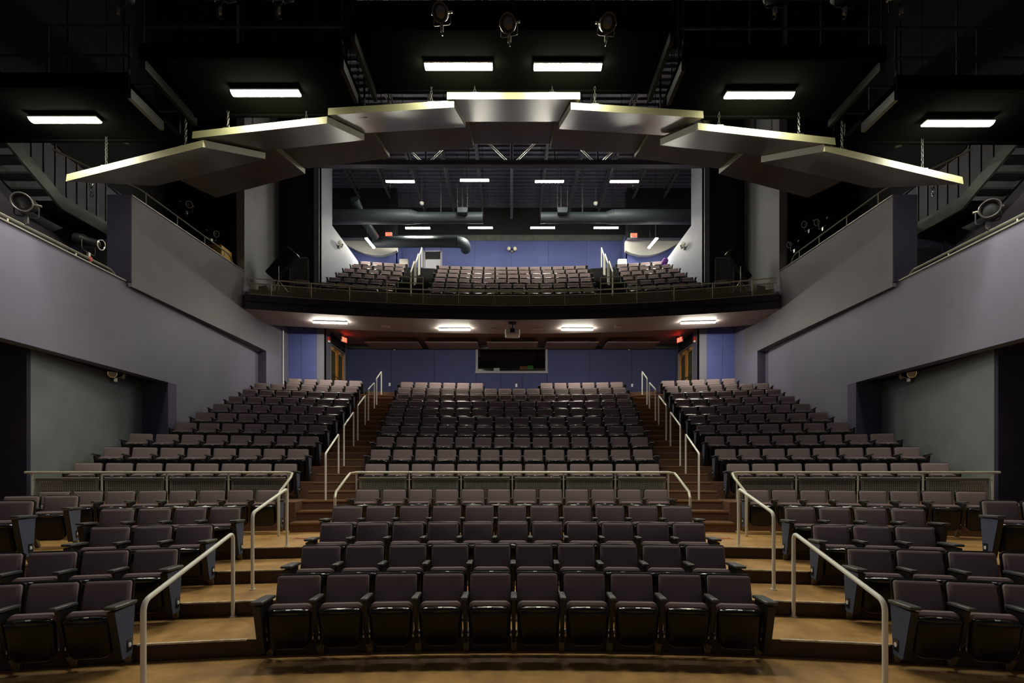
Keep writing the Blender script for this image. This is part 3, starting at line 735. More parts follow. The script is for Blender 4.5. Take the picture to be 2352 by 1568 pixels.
for s, side in ((-1, 'left'), (1, 'right')):
    handrail([aisle_pt(3.93, s, 0), aisle_pt(3.93, s, 0.80), aisle_pt(5.62, s, 1.15), aisle_pt(5.62, s, 0.17375)], 0.0215, 'rail_white', 'pale tubular handrail over the lowest brown steps of the %s aisle' % side, rb=0.09)
    handrail([aisle_pt(6.2, s, 0.3475), aisle_pt(6.2, s, 1.33), aisle_pt(7.58, s, 1.60), aisle_pt(7.58, s, 0.695)], 0.0215, 'rail_white', 'pale tubular handrail on the upper brown steps of the %s aisle' % side, rb=0.09)
    names = ['lowest', 'second lowest', 'middle', 'second highest', 'highest']
    specs = [(748, 1146, 1041, 777.5, 1087, 997), (790, 1070, 977.3, 812, 1023.8, 946.5), (821.5, 1011.5, 931.6, 838.5, 976.4, 908.6), (846, 965, 893.6, 859.5, 937.1, 878.7), (865, 928.7, 869, 876, 907.5, 853)]
    ks = [(3, 6), (7, 10), (11, 14), (15, 18), (19, 22)]
    for nm, (k0, k1), sp in zip(names, ks, specs):
        def pt(k, px, f):
            R = Rk(k)+0.12; a = ang(px, R) if s < 0 else -ang(px-1, R)
            return pol(R, a, Zk(k))
        a = Vector(pt(k0, sp[0], 0)); b = Vector(pt(k1, sp[3], 0))
        if s > 0: a = Vector(pol(Rk(k0)+.12, -ang(sp[0], Rk(k0)+.12), Zk(k0))); b = Vector(pol(Rk(k1)+.12, -ang(sp[3], Rk(k1)+.12), Zk(k1)))
        za = EYE+(1085-sp[2])/1110*a.y; zb = EYE+(1085-sp[5])/1110*b.y
        handrail([a, (a.x, a.y, za), (b.x, b.y, zb), b], 0.021, 'rail_white', 'white handrail, %s of five along the %s carpeted stairs' % (nm, side), rb=0.05, flange=False)

# ------------------------------------------------------------------ perforated guard rails across the house
def perf_panel(wd, ht, nx, nz, m, solid=0.06, th=0.006, fill=0.5, top=0.0):
    g = MB()
    x0, x1, z0, z1 = -wd/2+solid, wd/2-solid, solid*0.7, ht-solid*0.9-top
    g.box(-wd/2, x0, 0, th, 0, ht, m); g.box(x1, wd/2, 0, th, 0, ht, m); g.box(x0, x1, 0, th, 0, z0, m); g.box(x0, x1, 0, th, z1, ht, m)
    cw, ch = (x1-x0)/nx, (z1-z0)/nz; bw, bh = cw*(1-fill)/2, ch*(1-fill)/2
    vs = []; fs = []
    def q(a, b, c, d):
        o = len(vs); vs.extend([(a, 0, c), (b, 0, c), (b, 0, d), (a, 0, d), (a, th, c), (b, th, c), (b, th, d), (a, th, d)])
        fs.extend([(o, o+1, o+2, o+3), (o+7, o+6, o+5, o+4)])
    for i in range(nz):
        zc = z0+i*ch; q(x0, x1, zc, zc+bh); q(x0, x1, zc+ch-bh, zc+ch)
        for j in range(nx+1):
            xc = x0+j*cw; q(max(x0, xc-bw), min(x1, xc+bw), zc+bh, zc+ch-bh)
    g.add(vs, fs, m); return g.mesh('perforated_panel')
PP = {}
def guard(name, label, Rf, a0, a1, npan, z0, ztop, zrail, endpts0, endpts1, gap=0.02):
    root = empty(name, pol(Rf((a0+a1)/2), (a0+a1)/2, z0)); tag(root, label, 'railing')
    base = Vector(root.location)
    def P(a, z, dr=0): p = Vector(pol(Rf(a)+dr, a, z)); return p-base
    n = 24; path = [tuple(P(a0+(a1-a0)*i/n, zrail)) for i in range(n+1)]
    path = [tuple(Vector(p)-base) for p in endpts0]+path+[tuple(Vector(p)-base) for p in endpts1]
    g = MB(); g.tube(path, 0.024, 'rail_grey', 10); ob('top_rail', g, root)
    step = (a1-a0)/npan
    for i in range(npan+1):
        a = a0+step*i
        g = MB(); p = P(a, z0); g.box(-0.013, 0.013, -0.013, 0.013, 0, zrail-z0, 'rail_grey', Matrix.Translation(p) @ Matrix.Rotation(-math.radians(a), 4, 'Z')); ob('post', g, root)
    for i in range(npan):
        am = a0+step*(i+0.5); p, q = P(a0+step*i, 0), P(a0+step*(i+1), 0); L_ = (q-p).length-0.11
        key = round(L_, 2)
        if key not in PP: PP[key] = perf_panel(L_, ztop-z0-0.04, 26, 11, 'panel_metal', 0.05)
        c = (p+q)/2; rz = math.atan2(q.y-p.y, q.x-p.x)
        o = put('perforated_panel', PP[key], root, (c.x, c.y, 0.02), (0, 0, rz))
        g = MB(); M = Matrix.Translation((c.x, c.y, ztop-z0-0.02)) @ Matrix.Rotation(rz, 4, 'Z')
        g.box(-L_/2, L_/2, -0.018, 0.02, 0, 0.022, 'rail_grey', M); g.box(-L_/2-0.055, -L_/2, -0.006, 0.006, -0.035, -0.022, 'rail_grey', M); g.box(L_/2, L_/2+0.055, -0.006, 0.006, -0.035, -0.022, 'rail_grey', M)
        ob('panel_frame', g, root)
    return root
zr = 1.853
RG = 27.03
cen_end = lambda s: [Vector(pol(RG-0.08, s*6.98, zr-0.02)), Vector(pol(RG-0.25, s*7.03, zr-0.09)), Vector(pol(26.05, s*7.12, 1.50)), Vector(pol(25.96, s*7.12, 1.40)), Vector(pol(25.95, s*7.12, 0.70))]
e0 = cen_end(-1)[::-1]; e1 = cen_end(1)
guard('guard_rail', 'perforated metal railing across the middle, behind the fifth row of the centre block', lambda a: RG, -6.75, 6.75, 6, 1.262, 1.760, zr, e0, e1)
for s, side in ((-1, 'left'), (1, 'right')):
    Rf = lambda a: RG+max(0, abs(a)-9.6)/9.9*0.85
    inner = [Vector(pol(RG-0.10, s*9.32, zr-0.02)), Vector(pol(RG-0.28, s*9.28, zr-0.10)), Vector(pol(26.15, s*9.33, 1.50)), Vector(pol(26.08, s*9.33, 1.40)), Vector(pol(26.08, s*9.33, 0.70))]
    wallend = 19.35
    outer = [Vector(pol(Rf(wallend+0.25), s*(wallend+0.25), zr))]
    if s < 0: guard('guard_rail', 'perforated metal railing between the left stairs and the left side wall', Rf, -wallend, -9.55, 4, 1.262, 1.760, zr, outer, inner)
    else: guard('guard_rail', 'perforated metal railing between the right stairs and the right side wall', Rf, 9.55, wallend, 4, 1.262, 1.760, zr, inner[::-1], outer)

# balcony front railing
br = empty('balcony_railing', (0, 17.65, EYE+6.06)); tag(br, 'long curved mesh railing along the balcony edge', 'railing')
Bs = Vector(br.location); RR = 34.68
PB = lambda a, z: Vector(pol(RR, a, EYE+z))-Bs
for nm, z, r in (('top_rail', 6.64, 0.024), ('mesh_top_rail', 6.48, 0.014), ('mesh_bottom_rail', 6.10, 0.012)):
    g = MB(); g.tube([tuple(PB(-15.1+30.2*i/40, z)) for i in range(41)], r, 'rail_grey', 8); ob(nm, g, br)
PA = [1.07+2.13*i for i in range(7)]
AN = sorted([-a for a in PA]+PA)
for a in AN:
    tall = 7.08 if 5.0 < abs(a) < 7.7 else 6.64
    g = MB(); p = PB(a, 5.96); g.box(-0.014, 0.014, -0.02, 0.02, 0, tall-5.96, 'rail_grey', Matrix.Translation(p) @ Matrix.Rotation(-math.radians(a), 4, 'Z')); ob('post', g, br)
AN2 = [-15.0]+AN+[15.0]
for a, b in zip(AN2[:-1], AN2[1:]):
    if b-a > 2.2 or b-a < 1.5: pass
    p, q = PB(a, 6.11), PB(b, 6.11); L_ = (q-p).length-0.08
    key = ('b', round(L_, 2))
    if key not in PP: PP[key] = perf_panel(L_, 0.36, max(10, int(L_/0.045)), 9, 'mesh_metal', 0.02, th=0.004, fill=0.74)
    c = (p+q)/2; put('mesh_panel', PP[key], br, tuple(c), (0, 0, math.atan2(q.y-p.y, q.x-p.x)))
for s, side in ((-1, 'left'), (1, 'right')):
    for z in (7.08, 6.86):
        g = MB(); g.tube([tuple(PB(s*(5.33+2.13*i/4), z)) for i in range(5)], 0.02, 'rail_grey', 8); ob('raised_rail', g, br)
    # balcony stair handrails
    for n_, (i0, i1, lab) in enumerate(((1, 2, 'lowest'), (3, 4, 'middle'), (5, 6, 'highest'))):
        A = Vector(pol(bR(i0)-0.5, s*6.15, bZ(i0)+0.2)); B_ = Vector(pol(bR(i1)-0.1, s*6.15, bZ(i1)+0.6))
        handrail([A, A+Vector((0, 0, 0.95)), B_+Vector((0, 0, 0.95)), B_], 0.028, 'rail_white', 'white handrail, %s of three on the %s balcony steps' % (lab, side), rb=0.05, flange=False)

# ------------------------------------------------------------------ acoustic clouds
def quad_panel(name, c0, c1, c2, c3, th, m_edge, m_und, label, group, parent=None):
    # c0 outer-front, c1 inner-front, c2 inner-rear, c3 outer-rear: corners of the underside
    o = Vector(c0); root = empty(name, o); tag(root, label, 'acoustic panel', group)
    V = [Vector(c)-o for c in (c0, c1, c2, c3)]
    nrm = (V[1]-V[0]).cross(V[3]-V[0]).normalized()
    if nrm.z < 0: nrm = -nrm
    T = [v+Vector((0, 0.02 if i < 2 else 0.0, th*1.12)) for i, v in enumerate(V)]
    g = MB(); g.add([tuple(v) for v in V+T], [(3, 2, 1, 0), (4, 5, 6, 7), (0, 1, 5, 4), (1, 2, 6, 5), (2, 3, 7, 6), (3, 0, 4, 7)], [m_und, 'cloud_edge', 'cloud_edge', 'cloud_edge', 'cloud_edge', 'cloud_edge'])
    ob('panel_board', g, root)
    for k, (u, v) in enumerate(((0.2, 0.12), (0.8, 0.12), (0.2, 0.85), (0.8, 0.85))):
        p = (T[0]*(1-u)+T[1]*u)*(1-v)+(T[3]*(1-u)+T[2]*u)*v
        g = MB(); g.bbox(p.x-0.07, p.x+0.07, p.y-0.05, p.y+0.05, p.z-0.01, p.z+0.04, 'chain_metal', 0.006); ob('hanging_bracket', g, root)
        g = MB(); n = 14 if k < 2 else 8; ll = 0.085
        for j in range(n):
            M = Matrix.Translation((p.x, p.y, p.z+0.05+ll*0.78*j)) @ Matrix.Rotation((j % 2)*PI/2, 4, 'Z')
            g.tube([(0.020*math.cos(t), 0, ll/2+ll/2*math.sin(t)) for t in [2*PI*q/6 for q in range(6)]], 0.0065, 'chain_metal', 4, M=M, closed=True)
        g.cyl((p.x, p.y, p.z+0.05+ll*0.78*n), (p.x, p.y, 17.9-o.z), 0.008, 'black_steel', 4)
        ob('suspension_chain', g, root)
    return root
D0, D1, D2, D3 = 9.0, 11.3, 11.5, 13.6
for s, side in ((-1, 'left'), (1, 'right')):
    F = [((-3.44, 6.655), (-1.09, 6.80), 'second'), ((-5.97, 6.22), (-3.46, 6.50), 'third'), ((-8.32, 5.42), (-5.77, 6.06), 'outermost')]
    if s > 0: F = [((-3.56, 6.60), (-1.09, 6.76), 'second'), ((-6.02, 6.10), (-3.46, 6.38), 'third'), ((-8.40, 5.37), (-5.82, 5.98), 'outermost')]
    for (xo, zo), (xi, zi), w_ in F:
        xo, xi = s*abs(xo), s*abs(xi)
        quad_panel('acoustic_panel', (xo, D0, EYE+zo), (xi, D0, EYE+zi), (xi, D1, EYE+zi+1.27), (xo, D1, EYE+zo+1.28), 0.13, 'cloud_edge', 'cloud_under',
                   'tilted ceiling reflector panel, front tier, %s' % {'second': 'just %s of the middle one' % side, 'third': 'second %s of the middle one' % side, 'outermost': '%smost one with bright olive edge' % side}[w_], 'front tier of reflector panels')
    Rr = [((-3.50, 8.96), (-1.08, 9.13), 'a'), ((-5.95, 8.53), (-3.44, 8.85), 'b'), ((-8.33, 7.73), (-5.82, 8.40), 'c')]
    for (xo, zo), (xi, zi), w_ in Rr:
        xo, xi = s*abs(xo), s*abs(xi); sl = 0.27*(D3-D2)
        quad_panel('acoustic_panel', (xo, D2, EYE+zo-sl), (xi, D2, EYE+zi-sl), (xi, D3, EYE+zi), (xo, D3, EYE+zo), 0.13, 'cloud_edge', 'cloud_under',
                   'dark ceiling reflector panel, rear tier, %s' % {'a': 'just %s of the middle one' % side, 'b': 'second %s of the middle one' % side, 'c': '%smost one' % side}[w_], 'rear tier of reflector panels')
quad_panel('acoustic_panel', (-1.22, D0, EYE+6.95), (1.26, D0, EYE+6.95), (1.26, D1, EYE+8.2), (-1.22, D1, EYE+8.2), 0.13, 'cloud_edge', 'cloud_under', 'level ceiling reflector panel at the middle and top of the front tier', 'front tier of reflector panels')
quad_panel('acoustic_panel', (-1.22, D2, EYE+8.69), (1.26, D2, EYE+8.69), (1.26, D3, EYE+9.25), (-1.22, D3, EYE+9.25), 0.13, 'cloud_edge', 'cloud_under', 'dark level ceiling reflector panel at the middle of the rear tier', 'rear tier of reflector panels')

# ------------------------------------------------------------------ fluorescent lamps
def fluorescent(x, y, z, label, group, L_=1.22, wd=0.13, rz=0.0, hang=0.0):
    r = empty('fluorescent_lamp', (x, y, z), (0, 0, rz)); tag(r, label, 'lamp', group)
    g = MB(); g.bbox(-L_/2, L_/2, -wd/2-0.005, wd/2+0.005, 0.045, 0.08, 'white_paint', 0.006); ob('housing', g, r)
    g = MB(); n = 6; prof = [(wd/2*math.cos(PI*i/n), 0.045-0.04*math.sin(PI*i/n)) for i in range(n+1)]
    g.prism(prof, -L_/2+0.01, L_/2-0.01, 'lens_on', axis='x'); ob('lens', g, r)
    if hang:
        for sx in (-0.35, 0.35):
            g = MB(); g.cyl((sx, 0, 0.09), (sx, 0, 0.09+hang), 0.008, 'black_steel', 5); ob('hanger', g, r)
    return r
D = 8.74
for px, py, lab in ((149.5, 281, 'leftmost'), (611, 219.5, 'second from the left'), (1053.5, 158.5, 'just left of the middle'), (1304, 159.5, 'just right of the middle'), (1743.5, 224.5, 'second from the right'), (2200, 289, 'rightmost')):
    fluorescent(Xat(px, D), D, Zat(py, D), 'glowing strip lamp under the front catwalks, %s' % lab, 'front strip lamps', 1.23, 0.14, hang=0.06)
for px, py, lab in ((919, 419, 'leftmost'), (1090, 416, 'second from left'), (1262, 419, 'third from left'), (1434, 419, 'rightmost')):
    D = 20.5; fluorescent(Xat(px, D), D, Zat(py, D), 'glowing strip lamp in the upper row over the balcony, %s' % lab, 'upper strip lamps over the balcony', hang=ZD-Zat(py, D)-0.02)
for px, py, lab in ((959.5, 525.5, 'leftmost'), (1103.5, 525, 'second from left'), (1246.5, 525, 'third from left'), (1392, 525, 'rightmost')):
    D = 24.0; fluorescent(Xat(px, D), D, Zat(py, D), 'glowing strip lamp in the lower row over the balcony, %s' % lab, 'lower strip lamps over the balcony', hang=ZD-Zat(py, D)-0.02)
for px, s in ((850, -1), (1499.5, 1)):
    D = 23.3; fluorescent(Xat(px, D), D, Zat(560, D), 'glowing strip lamp seen end-on before the curved cove, %s' % ('left' if s < 0 else 'right'), 'cove strip lamps', rz=PI/2+s*0.1, L_=1.0, hang=ZD-Zat(560, D)-0.09)
for px, py, D, lab, rz in ((758.5, 750, 17.75, 'leftmost', -0.1), (1044, 757, 18.6, 'second from left', 0), (1326, 757, 18.6, 'third from left', 0), (1603.5, 750, 17.75, 'rightmost', 0.1)):
    fluorescent(Xat(px, D), D, EYE+5.47, 'glowing strip lamp on the soffit under the balcony, %s' % lab, 'strip lamps under the balcony', rz=-rz)
# ------------------------------------------------------------------ hanging black can lights
for px, yt, yb, lab in ((285, 250, 320, 'leftmost'), (732, 200, 266, 'second from left'), (1180, 160, 206, 'middle'), (1627, 205, 270, 'second from right'), (2068, 260, 328, 'rightmost')):
    D = 9.75; x = Xat(px, D); z = Zat(yb, D)
    r = empty('can_light', (x, D, z)); tag(r, 'glossy black cylindrical can light hanging behind the catwalks, %s' % lab, 'can light', 'black can lights')
    g = MB(); M = Matrix.Rotation(PI/2, 4, 'X')
    g.lathe([(0.12, -0.03), (0.15, 0.0), (0.155, -0.0001), (0.155, -0.85), (0.13, -0.88), (0.02, -0.88)], 'plastic', 20, Matrix.Rotation(-PI/2, 4, 'X')); ob('housing', g, r)
    g = MB(); g.cyl((0, 0, 0.88), (0, 0, 17.9-z), 0.02, 'black_steel', 6); ob('stem', g, r)
    g = MB(); g.cyl((0, 0, 0.03), (0, 0, 0.031), 0.11, 'lens_glass', 16); ob('lens', g, r)

# ------------------------------------------------------------------ emergency lights, exit signs, alarms
def emergency(x, y, z, rz, label, s=1.0):
    r = empty('emergency_light', (x, y, z), (0, 0, rz)); r.scale = (s, s, s); tag(r, label, 'emergency light', 'twin-head emergency lights')
    g = MB(); g.bbox(-0.05, 0.05, -0.06, 0.0, -0.16, -0.04, 'steel', 0.008); ob('base', g, r)
    for q in (-1, 1):
        g = MB(); M = Matrix.Translation((q*0.14, -0.10, 0.02)) @ Matrix.Rotation(q*0.45, 4, 'Z') @ Matrix.Rotation(0.25, 4, 'X')
        g.lathe([(0.03, 0.07), (0.075, 0.04), (0.10, -0.02), (0.10, -0.035), (0.085, -0.035)], 'chrome', 14, M); h = ob('lamp_head', g, r)
        g = MB(); g.lathe([(0.088, -0.034), (0.06, -0.045), (0.01, -0.05)], 'bulb_glass', 14, M); ob('lens', g, h)
        g = MB(); g.cyl((q*0.03, -0.05, -0.08), (q*0.12, -0.08, 0.0), 0.012, 'steel', 6); ob('bracket', g, r)
emergency(0.02, DW-0.05, Zat(575, DW), 0, 'twin-head emergency light at the middle of the blue balcony rear wall', 1.1)
emergency(Xat(907, DB), DB-0.05, Zat(798, DB), 0, 'twin-head emergency light on the rear wall left of the control room window', 0.95)
emergency(Xat(1443, DB), DB-0.05, Zat(798, DB), 0, 'twin-head emergency light on the rear wall right of the control room window', 0.95)
emergency(-7.53, 21.0, Zat(562, 21.0), PI/2, 'twin-head emergency light on the pale left balcony side wall', 1.0)
emergency(7.53, 21.0, Zat(565, 21.0), -PI/2, 'twin-head emergency light on the pale right balcony side wall', 1.0)
emergency(-9.77, 11.85, Zat(862, 11.85), PI/2-0.13, 'twin-head emergency light high in the left side recess', 1.0)
emergency(9.77, 11.85, Zat(862, 11.85), -PI/2+0.13, 'twin-head emergency light high in the right side recess', 1.0)
LET = {'E': [(0, 0, .25, 1), (.25, 0, .8, .18), (.25, .41, .7, .59), (.25, .82, .8, 1)], 'I': [(.3, 0, .55, 1)], 'T': [(0, .82, .9, 1), (.33, 0, .57, .82)]}
def exit_sign(x, y, z, rz, label, drop=0.1, s=1.0):
    r = empty('exit_sign', (x, y, z), (0, 0, rz)); r.scale = (s, s, s); tag(r, label, 'exit sign')
    g = MB(); g.bbox(-0.17, 0.17, -0.03, 0.03, -0.11, 0.11, 'white_paint', 0.008); ob('housing', g, r)
    g = MB(); g.box(-0.155, 0.155, -0.033, -0.030, -0.095, 0.095, 'sign_face'); ob('face', g, r)
    g = MB(); x0 = -0.135; h = 0.15; wl = 0.065
    for ch in 'EXIT':
        if ch == 'X':
            for t in (-1, 1): g.box(-0.008, 0.008, -0.037, -0.033, -h/2, h/2, 'red_glow', Matrix.Translation((x0+0.025, 0, 0)) @ Matrix.Rotation(t*0.32, 4, 'Y'))
        else:
            for a, b, c, d in LET[ch]: g.box(x0+a*wl, x0+c*wl, -0.037, -0.033, -h/2+b*h, -h/2+d*h, 'red_glow')
        x0 += 0.075 if ch != 'I' else 0.055
    ob('lettering', g, r)
    g = MB(); g.cyl((0, 0, 0.11), (0, 0, 0.11+drop), 0.015, 'white_paint' if drop < 0.3 else 'black_steel', 6); g.bbox(-0.09, 0.09, -0.04, 0.04, 0.10+drop, 0.125+drop, 'white_paint', 0.004); ob('mount', g, r)
exit_sign(Xat(790, 20.9), 20.9, Zat(780, 20.9), PI/2-0.35, 'red glowing EXIT sign hanging beside the left rear doors', 0.08)
exit_sign(Xat(1562, 20.9), 20.9, Zat(780, 20.9), -PI/2+0.35, 'red glowing EXIT sign hanging beside the right rear doors', 0.08)
exit_sign(Xat(893, 24.4), 24.4, Zat(538.5, 24.4), 0, 'red EXIT sign hanging over the left of the balcony', ZD-Zat(538.5, 24.4)-0.13)
exit_sign(Xat(1456, 24.4), 24.4, Zat(540.5, 24.4), 0, 'red EXIT sign hanging over the right of the balcony', ZD-Zat(540.5, 24.4)-0.13)
for s, side in ((-1, 'left'), (1, 'right')):
    r = empty('fire_alarm', (s*7.66, 20.2, Zat(782, 20.2))); tag(r, 'small red and white fire alarm by the %s rear doors' % side, 'fire alarm')
    g = MB(); g.bbox(0, -s*0.06, -0.06, 0.06, 0.0, 0.16, 'red_plastic', 0.006); ob('housing', g, r)
    g = MB(); g.bbox(-s*0.0, -s*0.07, -0.05, 0.05, -0.08, 0.0, 'white_paint', 0.006); ob('strobe', g, r)

# ------------------------------------------------------------------ projector, soffit vents, detectors, ducts
D = 17.9; z = Zat(765, D)
r = empty('projector', (Xat(1177, D), D, z)); tag(r, 'white video projector hanging under the middle of the balcony', 'projector')
g = MB(); pr = [[(-0.27+i, -0.25+j, zz) for i, j in ()] for zz in ()]
g.bbox(-0.275, 0.275, -0.20, 0.25, -0.13, 0.13, 'white_paint', 0.045); ob('body', g, r)
g = MB(); g.bbox(-0.085, 0.085, -0.215, -0.19, -0.03, 0.12, 'stand_black', 0.004); h = ob('lens_bay', g, r)
g = MB(); g.lathe([(0.065, 0.0), (0.065, -0.05), (0.05, -0.055), (0.045, -0.03), (0.005, -0.028)], 'plastic', 18, Matrix.Translation((0, -0.21, 0.045))); ob('lens_barrel', g, h)
g = MB(); g.cyl((0, 0.02, 0.13), (0, 0.02, EYE+5.56-z), 0.03, 'stand_black', 8); g.bbox(-0.14, 0.14, -0.1, 0.14, EYE+5.52-z, EYE+5.56-z, 'stand_black', 0.005); ob('ceiling_mount', g, r)
for px, py, wd, lab in ((885, 751, 0.32, 'on the left half'), (1137, 757, 0.28, 'just left of the projector'), (1232, 756, 0.42, 'just right of the projector'), (1422, 751, 0.30, 'on the right half')):
    D = 18.3 if 1000 < px < 1300 else 17.6+0.2; D = 5.55*1110/(1085-py)*0.997
    g = MB(); x = Xat(px, D); g.bbox(x-wd/2, x+wd/2, D-0.13, D+0.13, EYE+5.53, EYE+5.562, 'beige', 0.006)
    o = MB()
    tag(ob('ceiling_plate', g), 'small beige plate on the soffit under the balcony, %s' % lab, 'ceiling plate', 'beige soffit plates')
for px, lab in ((969, 'left'), (1368, 'right')):
    D = 22.3; x = Xat(px, D); z = Zat(467, D)
    r = empty('smoke_detector', (x, D, z)); tag(r, 'small pale smoke detector hanging from the roof over the balcony, %s one' % lab, 'smoke detector')
    g = MB(); g.lathe([(0.02, -0.07), (0.06, -0.06), (0.09, -0.01), (0.10, 0.04), (0.05, 0.05)], 'white_paint', 12, Matrix.Rotation(PI/2, 4, 'X')); ob('sensor_head', g, r)
    g = MB(); g.cyl((0, 0, 0.04), (0, 0, ZD-z), 0.012, 'deck_black', 5); ob('conduit', g, r)
for s, side in ((-1, 'left'), (1, 'right')):
    D = 22.4; z = Zat(500, D)
    r = empty('air_duct', (s*1.33, D, z)); tag(r, 'large round grey air duct crossing the balcony ceiling, %s one' % side, 'duct')
    L1 = 9.1-1.33
    g = MB(); g.tube([(0, 0, 0), (s*3.0, 0, 0)], 0.24, 'duct', 24); ob('duct_run', g, r)
    g = MB(); g.tube([(s*3.0, 0, 0.0), (s*3.35, 0, 0.04)], 0.24, 'duct', 24, r2=0.32); ob('reducer', g, r)
    g = MB(); g.tube([(s*3.35, 0, 0.04), (s*L1, 0, 0.04)], 0.32, 'duct', 24); ob('duct_run', g, r)
    for x in (0.0, 1.5, 3.0): 
        g = MB(); g.tube([(s*x, 0, 0), (s*(x+0.03), 0, 0)], 0.25, 'duct', 24); ob('seam_band', g, r)
    g = MB(); g.box(s*0.95-0.02, s*0.95+0.02, -0.02, 0.02, 0.24, ZD-z, 'grey_steel'); g.box(s*1.95-0.02, s*1.95+0.02, -0.02, 0.02, 0.24, ZD-z, 'grey_steel'); ob('hanger', g, r)
D = 24.2; z = Zat(555.5, D)
r = empty('air_duct', (-7.05, D, z)); tag(r, 'round grey duct with a curved end before the balcony rear wall', 'duct')
g = MB(); g.tube([(0, 0, 0), (2.0, 0, 0), (4.3, 0, 0)], 0.27, 'duct', 22); ob('duct_run', g, r)
g = MB(); pts = [(4.3+0.38*math.sin(t), 0.38*(1-math.cos(t)), 0) for t in [PI/2*i/6 for i in range(7)]]+[(4.68, 0.75, 0)]
g.tube(pts, 0.27, 'duct', 22); ob('elbow', g, r)
g = MB(); g.tube([(0.3, -0.1, 0.1), (0.0, -1.4, 0.5), (-0.1, -2.2, 0.9)], 0.2, 'duct', 16); ob('branch_duct', g, r)
for s in (-1, 1):
    g = MB(); x = Xat(1062 if s < 0 else 1292, 22.0); z = Zat(484, 22.0); g.bbox(x-0.22, x+0.22, 21.9, 22.3, z-0.12, z+0.12, 'duct', 0.01); g.box(x-0.24, x-0.22, 22.0, 22.04, z, ZD, 'grey_steel'); g.box(x+0.22, x+0.24, 22.0, 22.04, z, ZD, 'grey_steel')
    tag(ob('air_terminal', g), 'small grey box unit above the %s inner end of the round duct' % ('left' if s < 0 else 'right'), 'air unit')

# ------------------------------------------------------------------ stage lanterns
def lantern(x, y, z, az, el, label, s=1.0, open_=False, ring='steel'):
    # az: facing direction in plan (0 = towards -Y), el: downward tilt
    r = empty('stage_light', (x, y, z), (0, 0, az)); r.scale = (s, s, s); tag(r, label, 'stage light')
    M = Matrix.Translation((0, 0, 0.26)) @ Matrix.Rotation(el, 4, 'X')
    g = MB()
    if open_: prof = [(0.05, 0.24), (0.11, 0.20), (0.13, 0.08), (0.13, -0.14), (0.155, -0.16), (0.155, -0.20), (0.12, -0.20), (0.115, -0.10), (0.01, 0.1)]
    else: prof = [(0.04, 0.30), (0.10, 0.26), (0.12, 0.10), (0.085, 0.02), (0.085, -0.20), (0.10, -0.22), (0.10, -0.26), (0.085, -0.26), (0.08, -0.16)]
    g.lathe(prof, 'black_steel', 20, M); h = ob('housing', g, r)
    g = MB(); yy = -0.20 if open_ else -0.26; rr = 0.15 if open_ else 0.10
    g.tube([(rr*math.cos(t), yy, rr*math.sin(t)) for t in [2*PI*i/18 for i in range(18)]], 0.013, ring, 6, M=M, closed=True); ob('front_ring', g, h)
    g = MB(); g.lathe([(rr*0.86, yy+0.05), (rr*0.5, yy+0.03), (0.005, yy+0.02)], 'lens_glass', 18, M); ob('lens', g, h)
    g = MB(); g.tube(bend([(-0.17, 0, 0.26), (-0.17, 0, 0.02), (0.17, 0, 0.02), (0.17, 0, 0.26)], 0.05), 0.011, 'black_steel', 6); ob('yoke', g, r)
    for q in (-1, 1):
        g = MB(); g.cyl((q*0.13, 0, 0.26), (q*0.21, 0, 0.26), 0.022, 'steel', 8); ob('tilt_knob', g, r)
    g = MB(); g.bbox(-0.03, 0.03, -0.025, 0.025, -0.10, 0.03, 'steel', 0.006); g.tube([(0, -0.03, -0.1), (0, -0.05, -0.14), (0, 0, -0.175), (0, 0.05, -0.14)], 0.012, 'black_steel', 6); ob('clamp', g, r)
    return r
def ztop(x): return 6.43
lantern(-9.30, 9.25, 6.62+0.10, 0.45, 0.3, 'silver-rimmed stage light standing on the left gallery rail', 1.05, True)
lantern(-9.34, 10.65, 6.62+0.05, 1.65, 0.25, 'black barrel stage light further back on the left gallery rail', 1.05)
lantern(9.30, 9.45, 6.62+0.10, -0.65, 0.3, 'silver-rimmed stage light standing on the right gallery rail', 1.05, True)
g = MB(); g.bbox(-9.33, -9.27, 10.62, 10.68, 6.50, 6.60, 'red_plastic', 0.01); g.cyl((-9.3, 10.65, 6.44), (-9.3, 10.65, 6.5), 0.02, 'steel', 6)
tag(ob('safety_clamp', g), 'small red clamp under the black stage light on the left gallery rail', 'clamp')
for i, (x, y, dz_, az, lab) in enumerate(((9.30, 15.9, 0.55, -1.3, 'lowest of three at the far end of the right upper rail'), (9.35, 15.2, 0.85, -1.2, 'middle of three at the far end of the right upper rail'), (9.4, 14.6, 0.62, -1.4, 'nearest of three at the far end of the right upper rail'))):
    lantern(x, y, 8.72+dz_-0.1, az, 0.4, 'dark stage light, '+lab, 0.9)
for i, (x, y, dz_, az, lab) in enumerate(((-9.7, 14.4, 1.2, 0.9, 'high behind the left upper rail'), (-9.45, 15.2, 0.75, 1.2, 'above the yellow case behind the left upper rail'))):
    lantern(x, y, 8.72+dz_-0.3, az, 0.4, 'dark stage light '+lab, 0.9)
r = empty('yellow_case', (-9.77, 16.02, 8.0)); tag(r, 'yellow equipment case behind the far end of the left upper rail', 'case')
g = MB(); g.bbox(-0.32, 0.32, -0.3, 0.3, 0.0, 1.28, 'yellow', 0.03); ob('case_body', g, r)
g = MB(); g.box(-0.33, 0.33, -0.31, 0.31, 0.62, 0.66, 'stand_black'); g.box(-0.03, 0.03, -0.315, -0.30, 0.05, 1.2, 'stand_black'); ob('strap', g, r)
g = MB(); g.box(-0.32, 0.32, -0.3, 0.3, -1.53, 0.0, 'wall_black'); ob('pedestal', g, r)
